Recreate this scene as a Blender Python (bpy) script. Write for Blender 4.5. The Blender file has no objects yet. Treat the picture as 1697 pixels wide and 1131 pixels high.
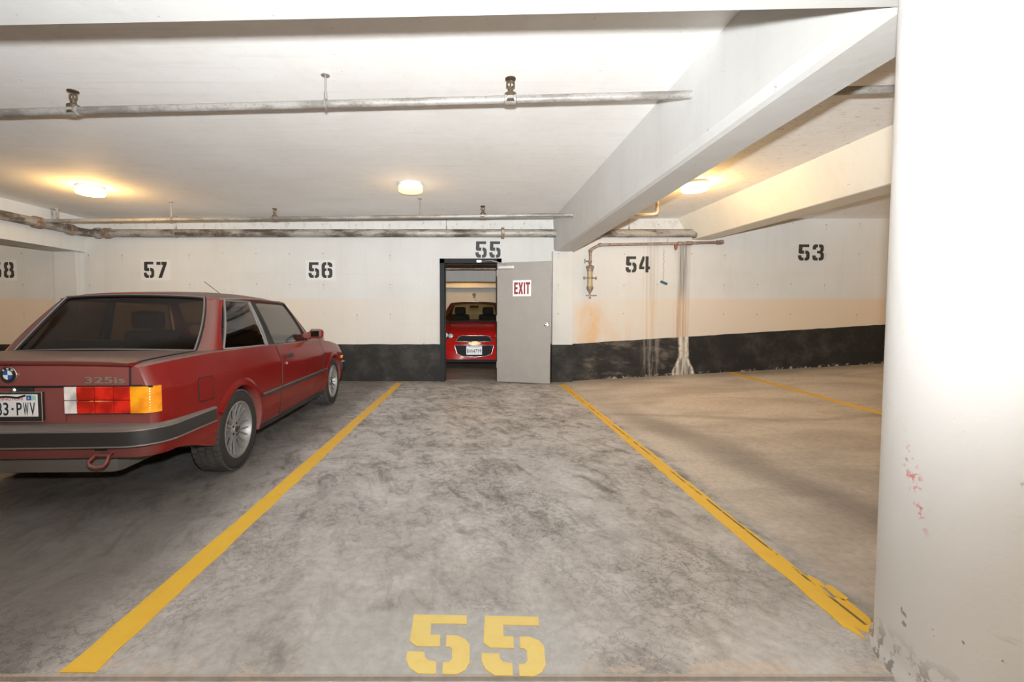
import bpy, bmesh, math, random
from mathutils import Vector, Matrix
random.seed(5)
R = math.radians
scene = bpy.context.scene
COL = scene.collection

# ------------------------------------------------------------------ camera
cd = bpy.data.cameras.new('camera')
cam = bpy.data.objects.new('camera', cd); COL.objects.link(cam)
cam.location = (0, 0, 1.15)
cam.rotation_euler = (R(90 - 2.5), 0, 0)
cd.sensor_width = 36.0; cd.sensor_fit = 'HORIZONTAL'
cd.lens = 754 / 1697 * 36.0
cd.shift_x = (848.5 - 785) / 1697
cd.shift_y = -(565.5 - 556) / 1697
cd.clip_start = 0.02
scene.camera = cam

# ------------------------------------------------------------------ world, exposure, flash
world = bpy.data.worlds.new('world'); scene.world = world
world.use_nodes = True
world.node_tree.nodes['Background'].inputs[0].default_value = (0.02, 0.018, 0.015, 1)
world.node_tree.nodes['Background'].inputs[1].default_value = 0.0
scene.view_settings.view_transform = 'Standard'
scene.view_settings.look = 'None'
scene.view_settings.exposure = 0.0
scene.view_settings.gamma = 1.0
scene.view_settings.use_curve_mapping = False

FLASH = 280.0                 # the photographer's flash, just above the camera
LAMP_COL = (1.0, 0.56, 0.16)
LAMP_W = 28.0
fl = bpy.data.lights.new('camera_flash', 'SPOT'); fl.spot_size = R(175); fl.spot_blend = 1.0
fl.energy = 1.0; fl.shadow_soft_size = 0.035; fl.color = (1, 1, 1)
fl.use_nodes = True
_n = fl.node_tree.nodes
_e = _n['Emission']
_f = _n.new('ShaderNodeLightFalloff'); _f.inputs['Strength'].default_value = FLASH
_f2 = _n.new('ShaderNodeLightFalloff'); _f2.inputs['Strength'].default_value = FLASH * .045
_s = _n.new('ShaderNodeMath'); _s.operation = 'ADD'
fl.node_tree.links.new(_f.outputs['Linear'], _s.inputs[0]); fl.node_tree.links.new(_f2.outputs['Constant'], _s.inputs[1])
fl.node_tree.links.new(_s.outputs[0], _e.inputs['Strength'])
_e.inputs['Color'].default_value = (0.95, 0.98, 1.0, 1)
flash = bpy.data.objects.new('camera_flash', fl); COL.objects.link(flash)
flash.location = (0, 0.0, 1.33)
flash.rotation_euler = (R(90 + 46), 0, 0)      # head tilted up towards the ceiling

# ------------------------------------------------------------------ node helper
class S:
    """a socket with arithmetic"""
    def __init__(s, t, o): s.t = t; s.o = o
    def _m(s, op, *a): return s.t.math(op, *a)
    def __add__(s, b): return s._m('ADD', s, b)
    __radd__ = __add__
    def __sub__(s, b): return s._m('SUBTRACT', s, b)
    def __rsub__(s, b): return s._m('SUBTRACT', b, s)
    def __mul__(s, b): return s._m('MULTIPLY', s, b)
    __rmul__ = __mul__
    def __truediv__(s, b): return s._m('DIVIDE', s, b)

class Mat:
    def __init__(s, name):
        s.m = bpy.data.materials.new(name); s.m.use_nodes = True
        s.nt = s.m.node_tree; s.N = s.nt.nodes; s.L = s.nt.links
        s.b = s.N['Principled BSDF']; s.out = s.N['Material Output']
    def lk(s, src, dst):
        if isinstance(src, S): s.L.new(src.o, dst)
        else: dst.default_value = src
    def math(s, op, *a):
        n = s.N.new('ShaderNodeMath'); n.operation = op
        for i, v in enumerate(a): s.lk(v, n.inputs[i])
        return S(s, n.outputs[0])
    def pos(s):
        n = s.N.new('ShaderNodeTexCoord'); return S(s, n.outputs['Object'])
    def normal(s):
        n = s.N.new('ShaderNodeNewGeometry'); return S(s, n.outputs['Normal'])
    def xyz(s, v):
        n = s.N.new('ShaderNodeSeparateXYZ'); s.lk(v, n.inputs[0])
        return [S(s, n.outputs[i]) for i in range(3)]
    def vec(s, x, y, z):
        n = s.N.new('ShaderNodeCombineXYZ')
        for i, v in enumerate((x, y, z)): s.lk(v, n.inputs[i])
        return S(s, n.outputs[0])
    def noise(s, v, scale, detail=3, rough=.55, dist=0, col=False):
        n = s.N.new('ShaderNodeTexNoise'); s.lk(v, n.inputs['Vector'])
        n.inputs['Scale'].default_value = scale; n.inputs['Detail'].default_value = detail
        n.inputs['Roughness'].default_value = rough; n.inputs['Distortion'].default_value = dist
        return S(s, n.outputs[1 if col else 0])
    def vor(s, v, scale, feature='F1'):
        n = s.N.new('ShaderNodeTexVoronoi'); n.feature = feature; s.lk(v, n.inputs['Vector'])
        n.inputs['Scale'].default_value = scale
        return S(s, n.outputs[0])
    def white(s, v):
        n = s.N.new('ShaderNodeTexWhiteNoise'); s.lk(v, n.inputs['Vector']); return S(s, n.outputs[0])
    def ss(s, x, a, b):
        """smooth ramp 0 at a, 1 at b"""
        n = s.N.new('ShaderNodeMapRange'); n.interpolation_type = 'SMOOTHSTEP'
        s.lk(x, n.inputs['Value']); 
        if a > b:
            n.inputs['From Min'].default_value = b; n.inputs['From Max'].default_value = a
            n.inputs['To Min'].default_value = 1; n.inputs['To Max'].default_value = 0
        else:
            n.inputs['From Min'].default_value = a; n.inputs['From Max'].default_value = b
        return S(s, n.outputs[0])
    def box(s, x, a, b, soft):
        return s.ss(x, a - soft, a + soft) * s.ss(x, b + soft, b - soft)
    def mix(s, f, a, b):
        n = s.N.new('ShaderNodeMix'); n.data_type = 'RGBA'
        s.lk(f, n.inputs[0])
        for v, i in ((a, 6), (b, 7)):
            if isinstance(v, S): s.lk(v, n.inputs[i])
            else: n.inputs[i].default_value = (*v, 1)
        return S(s, n.outputs[2])
    def bump(s, h, strength=.3, dist=.01):
        n = s.N.new('ShaderNodeBump'); n.inputs['Strength'].default_value = strength
        n.inputs['Distance'].default_value = dist; s.lk(h, n.inputs['Height'])
        s.L.new(n.outputs[0], s.b.inputs['Normal'])
    def set(s, color=None, rough=None, metal=None, spec=None, coat=None, emit=None, estr=None, alpha=None, trans=None):
        for k, v in (('Base Color', color), ('Roughness', rough), ('Metallic', metal), ('Specular IOR Level', spec),
                     ('Coat Weight', coat), ('Emission Color', emit), ('Emission Strength', estr), ('Alpha', alpha), ('Transmission Weight', trans)):
            if v is None: continue
            if isinstance(v, tuple) and len(v) == 3: v = (*v, 1)
            s.lk(v, s.b.inputs[k])
        return s

def plain(name, color, rough=.5, metal=0, spec=.5, coat=0):
    return Mat(name).set(color, rough, metal, spec, coat).m

# ------------------------------------------------------------------ mesh helper
class MB:
    def __init__(s): s.v = []; s.f = []; s.mi = []
    def add(s, vs, fs, mi=0):
        o = len(s.v); s.v += [tuple(p) for p in vs]; s.f += [[i + o for i in f] for f in fs]; s.mi += [mi] * len(fs)
        return s
    def box(s, x0, x1, y0, y1, z0, z1, mi=0, M=None):
        vs = [Vector((x, y, z)) for x in (x0, x1) for y in (y0, y1) for z in (z0, z1)]
        if M: vs = [M @ p for p in vs]
        return s.add(vs, [(0,1,3,2),(4,6,7,5),(0,4,5,1),(2,3,7,6),(0,2,6,4),(1,5,7,3)], mi)
    def bbox(s, x0, x1, y0, y1, z0, z1, b=.01, mi=0, M=None):
        """bevelled box"""
        bm = bmesh.new(); bmesh.ops.create_cube(bm, size=1)
        for p in bm.verts: p.co = Vector(((x0+x1)/2 + p.co.x*(x1-x0), (y0+y1)/2 + p.co.y*(y1-y0), (z0+z1)/2 + p.co.z*(z1-z0)))
        bmesh.ops.bevel(bm, geom=bm.edges[:], offset=b, segments=2, profile=.6, affect='EDGES')
        return s.frombm(bm, mi, M)
    def frombm(s, bm, mi=0, M=None):
        bm.verts.index_update()
        s.add([(M @ p.co) if M else p.co.copy() for p in bm.verts], [[p.index for p in f.verts] for f in bm.faces], mi); bm.free(); return s
    def tube(s, pts, r, n=10, caps=True, mi=0):
        pts = [Vector(p) for p in pts]; rs = r if isinstance(r, (list, tuple)) else [r] * len(pts)
        rings = []; prev = None
        for i, p in enumerate(pts):
            d = (pts[min(i+1, len(pts)-1)] - pts[max(i-1, 0)]).normalized()
            if prev is None:
                a = Vector((0, 0, 1)) if abs(d.z) < .9 else Vector((1, 0, 0))
                u = d.cross(a).normalized()
            else:
                u = (prev - d * prev.dot(d)).normalized()
            prev = u; w = d.cross(u)
            rings.append([p + (u * math.cos(2*math.pi*k/n) + w * math.sin(2*math.pi*k/n)) * rs[i] for k in range(n)])
        vs = [q for r_ in rings for q in r_]; fs = []
        for i in range(len(rings) - 1):
            for k in range(n): fs.append((i*n+k, i*n+(k+1)%n, (i+1)*n+(k+1)%n, (i+1)*n+k))
        if caps: fs.append(tuple(range(n))); fs.append(tuple((len(rings)-1)*n + k for k in range(n)))
        return s.add(vs, fs, mi)
    def lathe(s, prof, origin, axis=(0, 0, 1), n=24, mi=0, caps=True):
        """prof: list of (radius, height along axis)"""
        ax = Vector(axis).normalized(); a = Vector((0, 0, 1)) if abs(ax.z) < .9 else Vector((1, 0, 0))
        u = ax.cross(a).normalized(); w = ax.cross(u); o = Vector(origin); vs = []; fs = []
        for r_, h in prof:
            for k in range(n): vs.append(o + ax * h + (u * math.cos(2*math.pi*k/n) + w * math.sin(2*math.pi*k/n)) * max(r_, 1e-4))
        m = len(prof)
        for i in range(m - 1):
            for k in range(n): fs.append((i*n+k, i*n+(k+1)%n, (i+1)*n+(k+1)%n, (i+1)*n+k))
        if caps: fs.append(tuple(range(n))); fs.append(tuple((m-1)*n + k for k in range(n)))
        return s.add(vs, fs, mi)
    def loft(s, rows, close=False, mi=0, capends=False):
        n = len(rows[0]); vs = [p for r_ in rows for p in r_]; fs = []
        for i in range(len(rows) - 1):
            for k in range(n if close else n - 1): fs.append((i*n+k, i*n+(k+1)%n, (i+1)*n+(k+1)%n, (i+1)*n+k))
        if capends: fs.append(tuple(range(n))); fs.append(tuple((len(rows)-1)*n + k for k in range(n)))
        return s.add(vs, fs, mi)
    def prism(s, poly, to3, t):
        """poly: 2-D outline, to3(a, b, depth) -> 3-D, thickness t"""
        n = len(poly); vs = [to3(a, b, 0) for a, b in poly] + [to3(a, b, t) for a, b in poly]
        fs = [tuple(range(n)), tuple(range(2*n-1, n-1, -1))] + [(i, (i+1)%n, n+(i+1)%n, n+i) for i in range(n)]
        return s.add(vs, fs)
    def thick(s, rows, t, mi=0):
        """a lofted sheet given real thickness t along its normals"""
        b = MB().loft(rows); bm = bmesh.new(); vs = [bm.verts.new(p) for p in b.v]
        for f in b.f: bm.faces.new([vs[i] for i in f])
        bmesh.ops.recalc_face_normals(bm, faces=bm.faces[:]); bm.normal_update()
        bmesh.ops.solidify(bm, geom=bm.faces[:], thickness=t)
        return s.frombm(bm, mi)
    def build(s, name, mats, parent=None, smooth=None, recalc=True, bevel=None):
        me = bpy.data.meshes.new(name); me.from_pydata(s.v, [], s.f)
        if not isinstance(mats, (list, tuple)): mats = [mats]
        for m in mats: me.materials.append(m)
        for p, mi in zip(me.polygons, s.mi): p.material_index = mi
        bm = bmesh.new(); bm.from_mesh(me)
        if recalc:
            bmesh.ops.remove_doubles(bm, verts=bm.verts[:], dist=1e-5); bmesh.ops.recalc_face_normals(bm, faces=bm.faces[:])
        if smooth is not None:
            for e in bm.edges: e.smooth = len(e.link_faces) == 2 and e.calc_face_angle(0) < R(smooth)
            for f in bm.faces: f.smooth = True
        bm.to_mesh(me); bm.free()
        o = bpy.data.objects.new(name, me); COL.objects.link(o)
        if parent: o.parent = parent
        return o

def tag(o, label=None, cat=None, group=None, kind=None):
    for k, v in (('label', label), ('category', cat), ('group', group), ('kind', kind)):
        if v: o[k] = v
    return o
def empty(name, loc=(0, 0, 0), rz=0, label=None, cat=None, group=None):
    o = bpy.data.objects.new(name, None); COL.objects.link(o); o.empty_display_size = .1
    o.location = loc; o.rotation_euler = (0, 0, rz)
    return tag(o, label, cat, group)
def struct(o, label=None, cat=None): return tag(o, label, cat, kind='structure')

def text_mesh(txt, size, width=None, bold=0.0, space=1.0):
    """outline polygons of a text as a bmesh in the XY plane, centred"""
    cu = bpy.data.curves.new('t', 'FONT'); cu.body = txt; cu.size = size; cu.offset = bold; cu.space_character = space
    cu.resolution_u = 3
    ob = bpy.data.objects.new('t', cu); COL.objects.link(ob)
    dg = bpy.context.evaluated_depsgraph_get(); me = bpy.data.meshes.new_from_object(ob.evaluated_get(dg))
    bm = bmesh.new(); bm.from_mesh(me)
    xs = [p.co.x for p in bm.verts]; ys = [p.co.y for p in bm.verts]
    cx = (min(xs) + max(xs)) / 2; cy = (min(ys) + max(ys)) / 2; k = (width / (max(xs) - min(xs))) if width else 1
    for p in bm.verts: p.co.x = (p.co.x - cx) * k; p.co.y -= cy
    bpy.data.objects.remove(ob); bpy.data.curves.remove(cu); bpy.data.meshes.remove(me)
    return bm
def text_obj(name, txt, size, M, mat, parent, width=None, bold=0.0, t=.0015):
    bm = text_mesh(txt, size, width, bold)
    r = bmesh.ops.extrude_face_region(bm, geom=bm.faces[:])
    for p in [g for g in r['geom'] if isinstance(g, bmesh.types.BMVert)]: p.co.z += t
    b = MB().frombm(bm, 0, M)
    return b.build(name, mat, parent)
def plate_text(name, txt, x0, x1, h, F, mat, parent, bold=.001):
    """narrow evenly spaced plate characters between x0 and x1"""
    n = len(txt); pitch = (x1 - x0) / n; mb = MB()
    for i, ch in enumerate(txt):
        bm = text_mesh(ch, h * 1.38, None if ch in '1-' else pitch * .78, bold)
        if ch == '-':
            bm.free(); bm = bmesh.new(); bmesh.ops.create_circle(bm, cap_ends=True, segments=8, radius=h * .09)
        r = bmesh.ops.extrude_face_region(bm, geom=bm.faces[:])
        for p in [g for g in r['geom'] if isinstance(g, bmesh.types.BMVert)]: p.co.z += .001
        mb.frombm(bm, 0, F @ Matrix.Translation((x0 + pitch * (i + .5), 0, 0)))
    return mb.build(name, mat, parent)
def face_M(o, ux, uy):
    """matrix with local x -> ux, local y -> uy, z -> ux x uy, origin o"""
    ux = Vector(ux).normalized(); uy = Vector(uy).normalized(); uz = ux.cross(uy)
    M = Matrix.Identity(4)
    for i in range(3): M[i][0] = ux[i]; M[i][1] = uy[i]; M[i][2] = uz[i]; M[i][3] = o[i]
    return M
def hermite(xs, ys, x):
    if x <= xs[0]: return ys[0]
    if x >= xs[-1]: return ys[-1]
    n = len(xs); d = [(ys[i+1]-ys[i])/(xs[i+1]-xs[i]) for i in range(n-1)]
    m = [d[0]] + [0 if d[i-1]*d[i] <= 0 else 2*d[i-1]*d[i]/(d[i-1]+d[i]) for i in range(1, n-1)] + [d[-1]]
    for i in range(n-1):
        if x <= xs[i+1]:
            h = xs[i+1]-xs[i]; t = (x-xs[i])/h
            return (2*t**3-3*t*t+1)*ys[i]+(t**3-2*t*t+t)*h*m[i]+(-2*t**3+3*t*t)*ys[i+1]+(t**3-t*t)*h*m[i+1]

# ------------------------------------------------------------------ constants of the place
WY = 7.93          # face of the back wall
CZ = 2.82          # ceiling
SZ = 2.24          # beam soffits
JY = 1.40          # joint at the head of the stalls
HX = 1.66          # hinge where the right-hand floor starts to rise
def zf(x, y): return max(0, x - HX) * 0.0563 * min(1, max(0, (y - 2.2) / (WY - 2.2)))

# ------------------------------------------------------------------ materials of the setting
def concrete_paint(name, base=(.60, .59, .565), holes=True, pour=True, speck=0.0, stains=False, board=False):
    m = Mat(name); P = m.pos(); x, y, z = m.xyz(P)
    n1 = m.noise(P, 1.3, 5, .6); n2 = m.noise(P, 14, 4, .6)
    sv = m.noise(m.vec(x * 9, y * 9, z * .7), 1, 3)
    f = m.ss(n1, .3, .75) * .45 + m.ss(sv, .45, .8) * .25
    c = m.mix(f, base, (base[0]*.86, base[1]*.84, base[2]*.80))
    if pour:
        wz = m.noise(m.vec(x * .4, 0, z), 1, 2) * .06
        for zz in (1.02, 1.9):
            l = m.box(z + wz, zz, zz + .008, .006)
            c = m.mix(l * .25, c, (.42, .39, .34))
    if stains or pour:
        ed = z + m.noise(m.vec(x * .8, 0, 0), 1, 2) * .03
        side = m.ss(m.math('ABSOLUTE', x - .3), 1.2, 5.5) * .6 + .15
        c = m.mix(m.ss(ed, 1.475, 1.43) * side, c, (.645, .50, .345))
    if holes:
        fx = m.math('FRACT', x / .58); fz = m.math('FRACT', (z + .12) / .52)
        cell = m.white(m.vec(m.math('FLOOR', x / .58), m.math('FLOOR', (z + .12) / .52), 0.0))
        dx = (fx - .5) * .58; dz = (fz - .5) * .52 + (cell - .5) * .06
        d = m.math('SQRT', dx * dx + dz * dz)
        h = m.ss(d, .015, .007) * m.ss(cell, .35, .5)
        c = m.mix(h * .65, c, (.16, .14, .12))
        w = m.ss(m.math('SQRT', dx*dx*4 + (dz+.05)*(dz+.05)*.35), .05, .01) * m.ss(cell, .6, .8)
        c = m.mix(w * .16, c, (.3, .27, .22))
    if board:
        fy = m.math('FRACT', (y + m.noise(P, .6, 2) * .03) / .61)
        l = m.ss(m.math('ABSOLUTE', fy - .5), .012, .004) * m.ss(m.noise(m.vec(x * .7, y * 3, 0), 1, 3), .42, .6)
        c = m.mix(l * .22, c, (.55, .53, .5))
        g = m.noise(m.vec(x * 1.2, y * 16, z), 1, 5, .65)
        c = m.mix(m.ss(g, .5, .75) * .25, c, (.70, .68, .65))
        sp = m.ss(m.noise(P, 30, 2), .73, .76)
        c = m.mix(sp * .35, c, (.35, .32, .28))
        rb = m.ss(x, 1.7, 1.9) * m.ss(m.noise(m.vec(x * 10, y * 40, 0), 1, 3, .7), .60, .68)
        c = m.mix(rb * .6, c, (.28, .24, .18))
    if speck:
        sp = m.ss(m.noise(P, 22, 3, .6), .70, .74)
        c = m.mix(sp * speck, c, (.26, .23, .2))
    if stains:
        # soot and rust runs under the leaking pipe, efflorescence, rust bloom under the valve
        run = m.noise(m.vec(x * 26, 0, z * .35), 1, 4, .65)
        run2 = m.noise(m.vec(x * 60, 0, z * .6), 1, 3, .6)
        wob = m.noise(m.vec(0, 0, z), 2, 2) * .06
        s1 = m.box(x + wob, 3.53, 3.76, .05) * m.ss(z, 2.42, 2.36)
        s1 = s1 * (m.ss(run, .35, .6) * .75 + m.ss(run2, .5, .7) * .4)
        tone = m.mix(m.ss(z, 1.7, 1.25), (.10, .075, .055), (.42, .24, .11))
        c = m.mix(m.math('MINIMUM', s1 * .85, .9), c, tone)
        s2 = m.box(x + wob, 3.0, 3.22, .06) * m.ss(z, 2.75, 2.5) * m.ss(run, .42, .62)
        c = m.mix(s2 * .45, c, m.mix(m.ss(z, 1.8, 1.2), (.35, .31, .25), (.55, .33, .14)))
        bw = m.ss(m.noise(m.vec(x * 3, 0, z * 1.2), 2, 5, .65), .32, .6)
        s3 = m.box(x, 1.82, 2.22, .14) * m.ss(z, 1.48, 1.2) * (bw * .6 + .4)
        c = m.mix(s3 * .6, c, (.62, .33, .09))
        s5 = m.box(x, 2.1, 2.75, .2) * m.ss(z, 1.3, .8) * bw
        c = m.mix(s5 * .3, c, (.62, .36, .13))
        grime = m.ss(x, 3.7, 3.5) * m.box(z, 2.62, 2.8, .04) * m.ss(m.noise(m.vec(x * 5, 0, z * 3), 2, 5, .7), .5, .66)
        c = m.mix(grime * .35, c, (.25, .23, .2))
        crk = m.noise(m.vec(0, 0, z), 9, 4, .7) * .12
        cr = m.box(x + crk, 3.345, 3.357, .004) * m.box(z, 1.75, 2.3, .05)
        c = m.mix(cr * .7, c, (.2, .17, .13))
    m.set(c, .72, spec=.25)
    m.bump(n2 * .5 + n1, .25, .012)
    return m.m

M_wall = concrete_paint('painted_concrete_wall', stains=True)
M_wall2 = concrete_paint('painted_concrete_plain', pour=False)
M_ceil = concrete_paint('painted_ceiling', base=(.90, .89, .87), holes=False, pour=False, board=True)
M_beam = concrete_paint('painted_beam', base=(.63, .63, .615), holes=False, pour=False, speck=.5)
M_beam_r = concrete_paint('painted_side_beam', base=(.78, .74, .64), holes=False, pour=False, speck=.4)

def column_mat():
    m = Mat('painted_column'); P = m.pos(); x, y, z = m.xyz(P)
    n1 = m.noise(P, 2, 5, .6)
    c = m.mix(m.ss(n1, .35, .75) * .5, (.82, .81, .79), (.74, .72, .69))
    chips = m.ss(m.noise(m.vec(x, y, z * .6), 24, 3, .6), .69, .71) * m.ss(z, 1.3, .1)
    c = m.mix(chips * .8, c, (.27, .25, .22))
    low = m.ss(m.noise(P, 16, 4, .7), .50, .56) * m.ss(z, .16, .02)
    c = m.mix(low * .85, c, (.33, .30, .27))
    scr = m.ss(m.noise(m.vec(x * 3, y * 3, z * 30), 1, 4, .6), .66, .72) * m.ss(z, 1.2, .5)
    c = m.mix(scr * .35, c, (.62, .52, .38))
    red = m.ss(m.noise(P, 38, 4, .7), .52, .6) * m.box(z - (y - 1.37) * 2.15, .57, .69, .03) * m.box(y, 1.335, 1.41, .015) * m.ss(x, 1.55, 1.45)
    c = m.mix(red * .75, c, (.72, .16, .16))
    m.set(c, .65, spec=.3); m.bump(m.noise(P, 9, 4, .6) - chips * .6, .3, .012)
    return m.m
M_column = column_mat()
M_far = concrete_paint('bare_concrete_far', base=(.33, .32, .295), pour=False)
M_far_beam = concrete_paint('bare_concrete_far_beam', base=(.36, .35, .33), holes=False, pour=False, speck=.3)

def band_mat():
    m = Mat('black_wall_band'); P = m.pos(); x, y, z = m.xyz(P)
    n = m.noise(P, 3, 6, .7); n2 = m.noise(P, 40, 3)
    c = m.mix(m.ss(n, .42, .75) * .7, (.022, .02, .018), (.075, .066, .056))
    c = m.mix(m.ss(n2, .70, .74) * .6, c, (.30, .28, .25))
    # dusty smears and lime runs below the leak
    zone = m.box(x, 1.9, 3.6, .25) * m.ss(m.noise(m.vec(x * 1.2, y, z * 3), 2.2, 6, .7), .46, .74)
    c = m.mix(zone * .55, c, (.28, .23, .18))
    wid = m.ss(z, .45, .12) * .11
    d = m.math('ABSOLUTE', x - 3.66 + m.noise(m.vec(0, 0, z), 3, 2) * .06 - .03)
    lime = m.ss(d - wid, .10, .06) * (m.ss(m.noise(m.vec(x * 22, 0, z * 1.1), 1, 5, .7), .36, .6) * .9)
    edge = m.ss(m.math('ABSOLUTE', d - wid - .06), .045, .01) * m.ss(m.noise(P, 16, 4, .7), .36, .55)
    c = m.mix(m.math('MINIMUM', lime * .8 + edge * .45, 1.0), c, (.66, .60, .50))
    s2 = m.box(x, 2.95, 3.25, .1) * m.ss(m.noise(m.vec(x * 18, 0, z * 1.0), 1, 4, .7), .45, .65)
    c = m.mix(s2 * .35, c, (.45, .40, .34))
    foot = m.ss(z - m.math('MAXIMUM', (x - 1.66) * .0563, 0.0), .05, .015) * m.ss(m.noise(P, 12, 4, .7), .52, .62) * m.ss(x, 1.9, 2.6)
    c = m.mix(foot * .8, c, (.55, .5, .43))
    scr = m.ss(m.noise(m.vec((x + z) * 30, 0, (x - z) * 3), 1, 3), .72, .76) * m.ss(x, -2.6, -2.3) * m.ss(x, -.6, -.9)
    c = m.mix(scr * .5, c, (.4, .38, .35))
    m.set(c, .65, spec=.2); m.bump(n, .3, .01)
    return m.m
M_band = band_mat()

def floor_mat():
    m = Mat('stained_concrete_floor'); P = m.pos(); x, y, z = m.xyz(P)
    n0 = m.noise(P, .55, 3); n1 = m.noise(P, 2.4, 8, .68, .6); n2 = m.noise(P, 26, 5, .65)
    # smeared tyre tracks run diagonally towards the stall lines
    q = m.vec((x + y * .35) * 2.4, (y - x * .35) * .9, 0)
    st = m.noise(q, 2.6, 7, .68, .8)
    vein = m.math('ABSOLUTE', m.noise(m.vec(x * 1.0, y * .8, 3.0), 5.2, 8, .66, .35) - .5)
    vein2 = m.math('ABSOLUTE', m.noise(m.vec(x, y, 9.0), 13.0, 6, .65, .3) - .5)
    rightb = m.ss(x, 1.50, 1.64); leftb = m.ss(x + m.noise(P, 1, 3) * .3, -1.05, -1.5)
    stall = (1.0 - rightb)
    c = m.mix(m.ss(n1, .3, .72), (.68, .66, .645), (.45, .428, .41))
    c = m.mix(m.ss(st, .48, .70) * .75 * stall * (m.ss(y, 1.6, 3.4) * .5 + .5), c, (.125, .107, .095))
    far = m.ss(y, 2.0, 5.0)
    vv = m.ss(vein, .034, .004) * m.ss(n1, .38, .62) * stall * (m.ss(y, 1.8, 3.2) * .6 + .4)
    c = m.mix(vv * .6, c, (.12, .105, .095))
    c = m.mix(m.ss(vein2, .03, .005) * m.ss(n0, .45, .6) * stall * .55, c, (.10, .085, .075))
    blot = m.ss(m.noise(m.vec(x * .8, y * 1.1, 0), 7.5, 8, .72), .54, .60) * stall * far * m.ss(m.noise(P, 1.1, 3), .36, .55)
    c = m.mix(blot * .75, c, (.12, .10, .09))
    # oilier ground where cars stand
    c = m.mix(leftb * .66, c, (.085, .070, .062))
    # smoother, browner slab on the right
    cr = m.mix(m.ss(m.noise(m.vec(x * .8, y * 1.6, 0), 1.2, 4, .55, .5), .35, .7), (.74, .665, .58), (.54, .475, .405))
    tr = m.math('ABSOLUTE', x - 2.15 + (y - 3.4) * .17 + m.noise(P, 1.4, 3) * .3 - .15)
    cr = m.mix(m.ss(tr, .34, .04) * .5 * m.ss(y, 7.0, 4.5), cr, (.18, .15, .135))
    tr2 = m.math('ABSOLUTE', y - 5.2 - m.math('SINE', x * 1.3) * .25 + m.noise(P, 2, 3) * .3)
    cr = m.mix(m.ss(tr2, .12, .01) * .3, cr, (.12, .10, .085))
    c = m.mix(rightb, c, cr)
    # floor gets darker towards the foot of the wall
    c = m.mix(m.ss(y, WY - .55, WY - .1) * .35, c, (.16, .14, .12))
    # grey paint patch under the stencilled number, worn edge at the joint
    e = m.noise(P, 5, 4) * .07
    patch = m.box(x + e, -.53, .40, .05) * m.box(y + e * .6, JY - .1, 1.74, .02)
    c = m.mix(patch * (.72 + m.ss(n2, .4, .7) * .2), c, (.60, .60, .595))
    wornp = m.ss(y + m.noise(m.vec(x * 3, y * 3, 0), 2, 5, .7) * .14 - .07, JY + .09, JY + .05) * m.ss(m.noise(m.vec(x * .8, y * 1.6, 0), 8, 6, .72), .50, .54) * (1.0 - patch)
    c = m.mix(wornp * .75, c, (.66, .56, .47))
    c = m.mix(m.box(y, JY - .004, JY + .012, .003) * .7, c, (.52, .46, .40))
    sp = m.ss(m.noise(P, 60, 2), .74, .77)
    c = m.mix(sp * .5, c, (.55, .5, .45))
    fine = m.ss(n2, .35, .7)
    c = m.mix(fine * .25, c, (.17, .15, .135))
    m.set(c, m.ss(n1, .2, .8) * .2 + .42, spec=.4)
    m.bump(n2 * .3 + n1 * .5, .18, .01)
    return m.m
M_floor = floor_mat()

def line_mat(worn=True):
    m = Mat('yellow_line_paint_worn' if worn else 'yellow_line_paint'); P = m.pos(); x, y, z = m.xyz(P)
    n = m.noise(P, 9, 5, .65)
    c = m.mix(m.ss(n, .4, .7) * .5, (.98, .62, .08), (.92, .52, .05))
    c = m.mix(m.ss(y, 2.5, 7.5) * .45, c, (.60, .34, .06))  # dirtier far end, with the light's falloff painted in as darker orange
    sp = m.ss(m.noise(P, 45, 3), .70, .73); c = m.mix(sp * .5, c, (.25, .17, .07))
    if worn:
        d = m.math('ABSOLUTE', x - 1.455 + m.noise(P, 3, 3) * .012 - .006)
        sl = m.ss(d, .009, .003) * m.ss(m.noise(m.vec(x * 4, y * 3, 0), 2, 4, .7), .45, .56)
        c = m.mix(sl * .9, c, (.10, .07, .045))
    m.set(c, .55, spec=.35); m.bump(n, .2, .004)
    return m.m
M_yellow = line_mat(False); M_yellow_w = line_mat(True)
def digit_yellow():
    m = Mat('pale_yellow_stencil_paint'); P = m.pos(); n = m.noise(P, 18, 5, .65)
    c = m.mix(m.ss(n, .45, .75) * .5, (.97, .76, .26), (.93, .67, .17))
    m.set(c, .55); return m.m
M_digit_y = digit_yellow()
def stencil_black():
    m = Mat('black_stencil_paint'); P = m.pos(); n = m.noise(P, 30, 4, .7)
    m.set(m.mix(m.ss(n, .55, .75), (.022, .021, .02), (.10, .095, .088)), .6); return m.m
M_black = stencil_black()

# ------------------------------------------------------------------ floor
def floor_mesh():
    xs = sorted(set([-13, -10, -7, -5, -3, -1.5, 0, 1] + [HX - .05, HX] + [HX + .2 * i for i in range(1, 57)]))
    ys = [-7, -4, -1, 1, JY - .018, JY - .015, JY - .004, JY, 1.7] + [2.2 + (WY - 2.2) * i / 24 for i in range(25)] + [WY + .2]
    rows = []
    for y in ys:
        dz = -.014 if y in (JY - .015, JY - .004) else 0
        rows.append([(x, y, zf(x, y) + dz) for x in xs])
    return MB().loft(rows)
floor = struct(floor_mesh().build('floor', M_floor, smooth=40), 'stained grey concrete floor of the parking bays')

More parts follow.
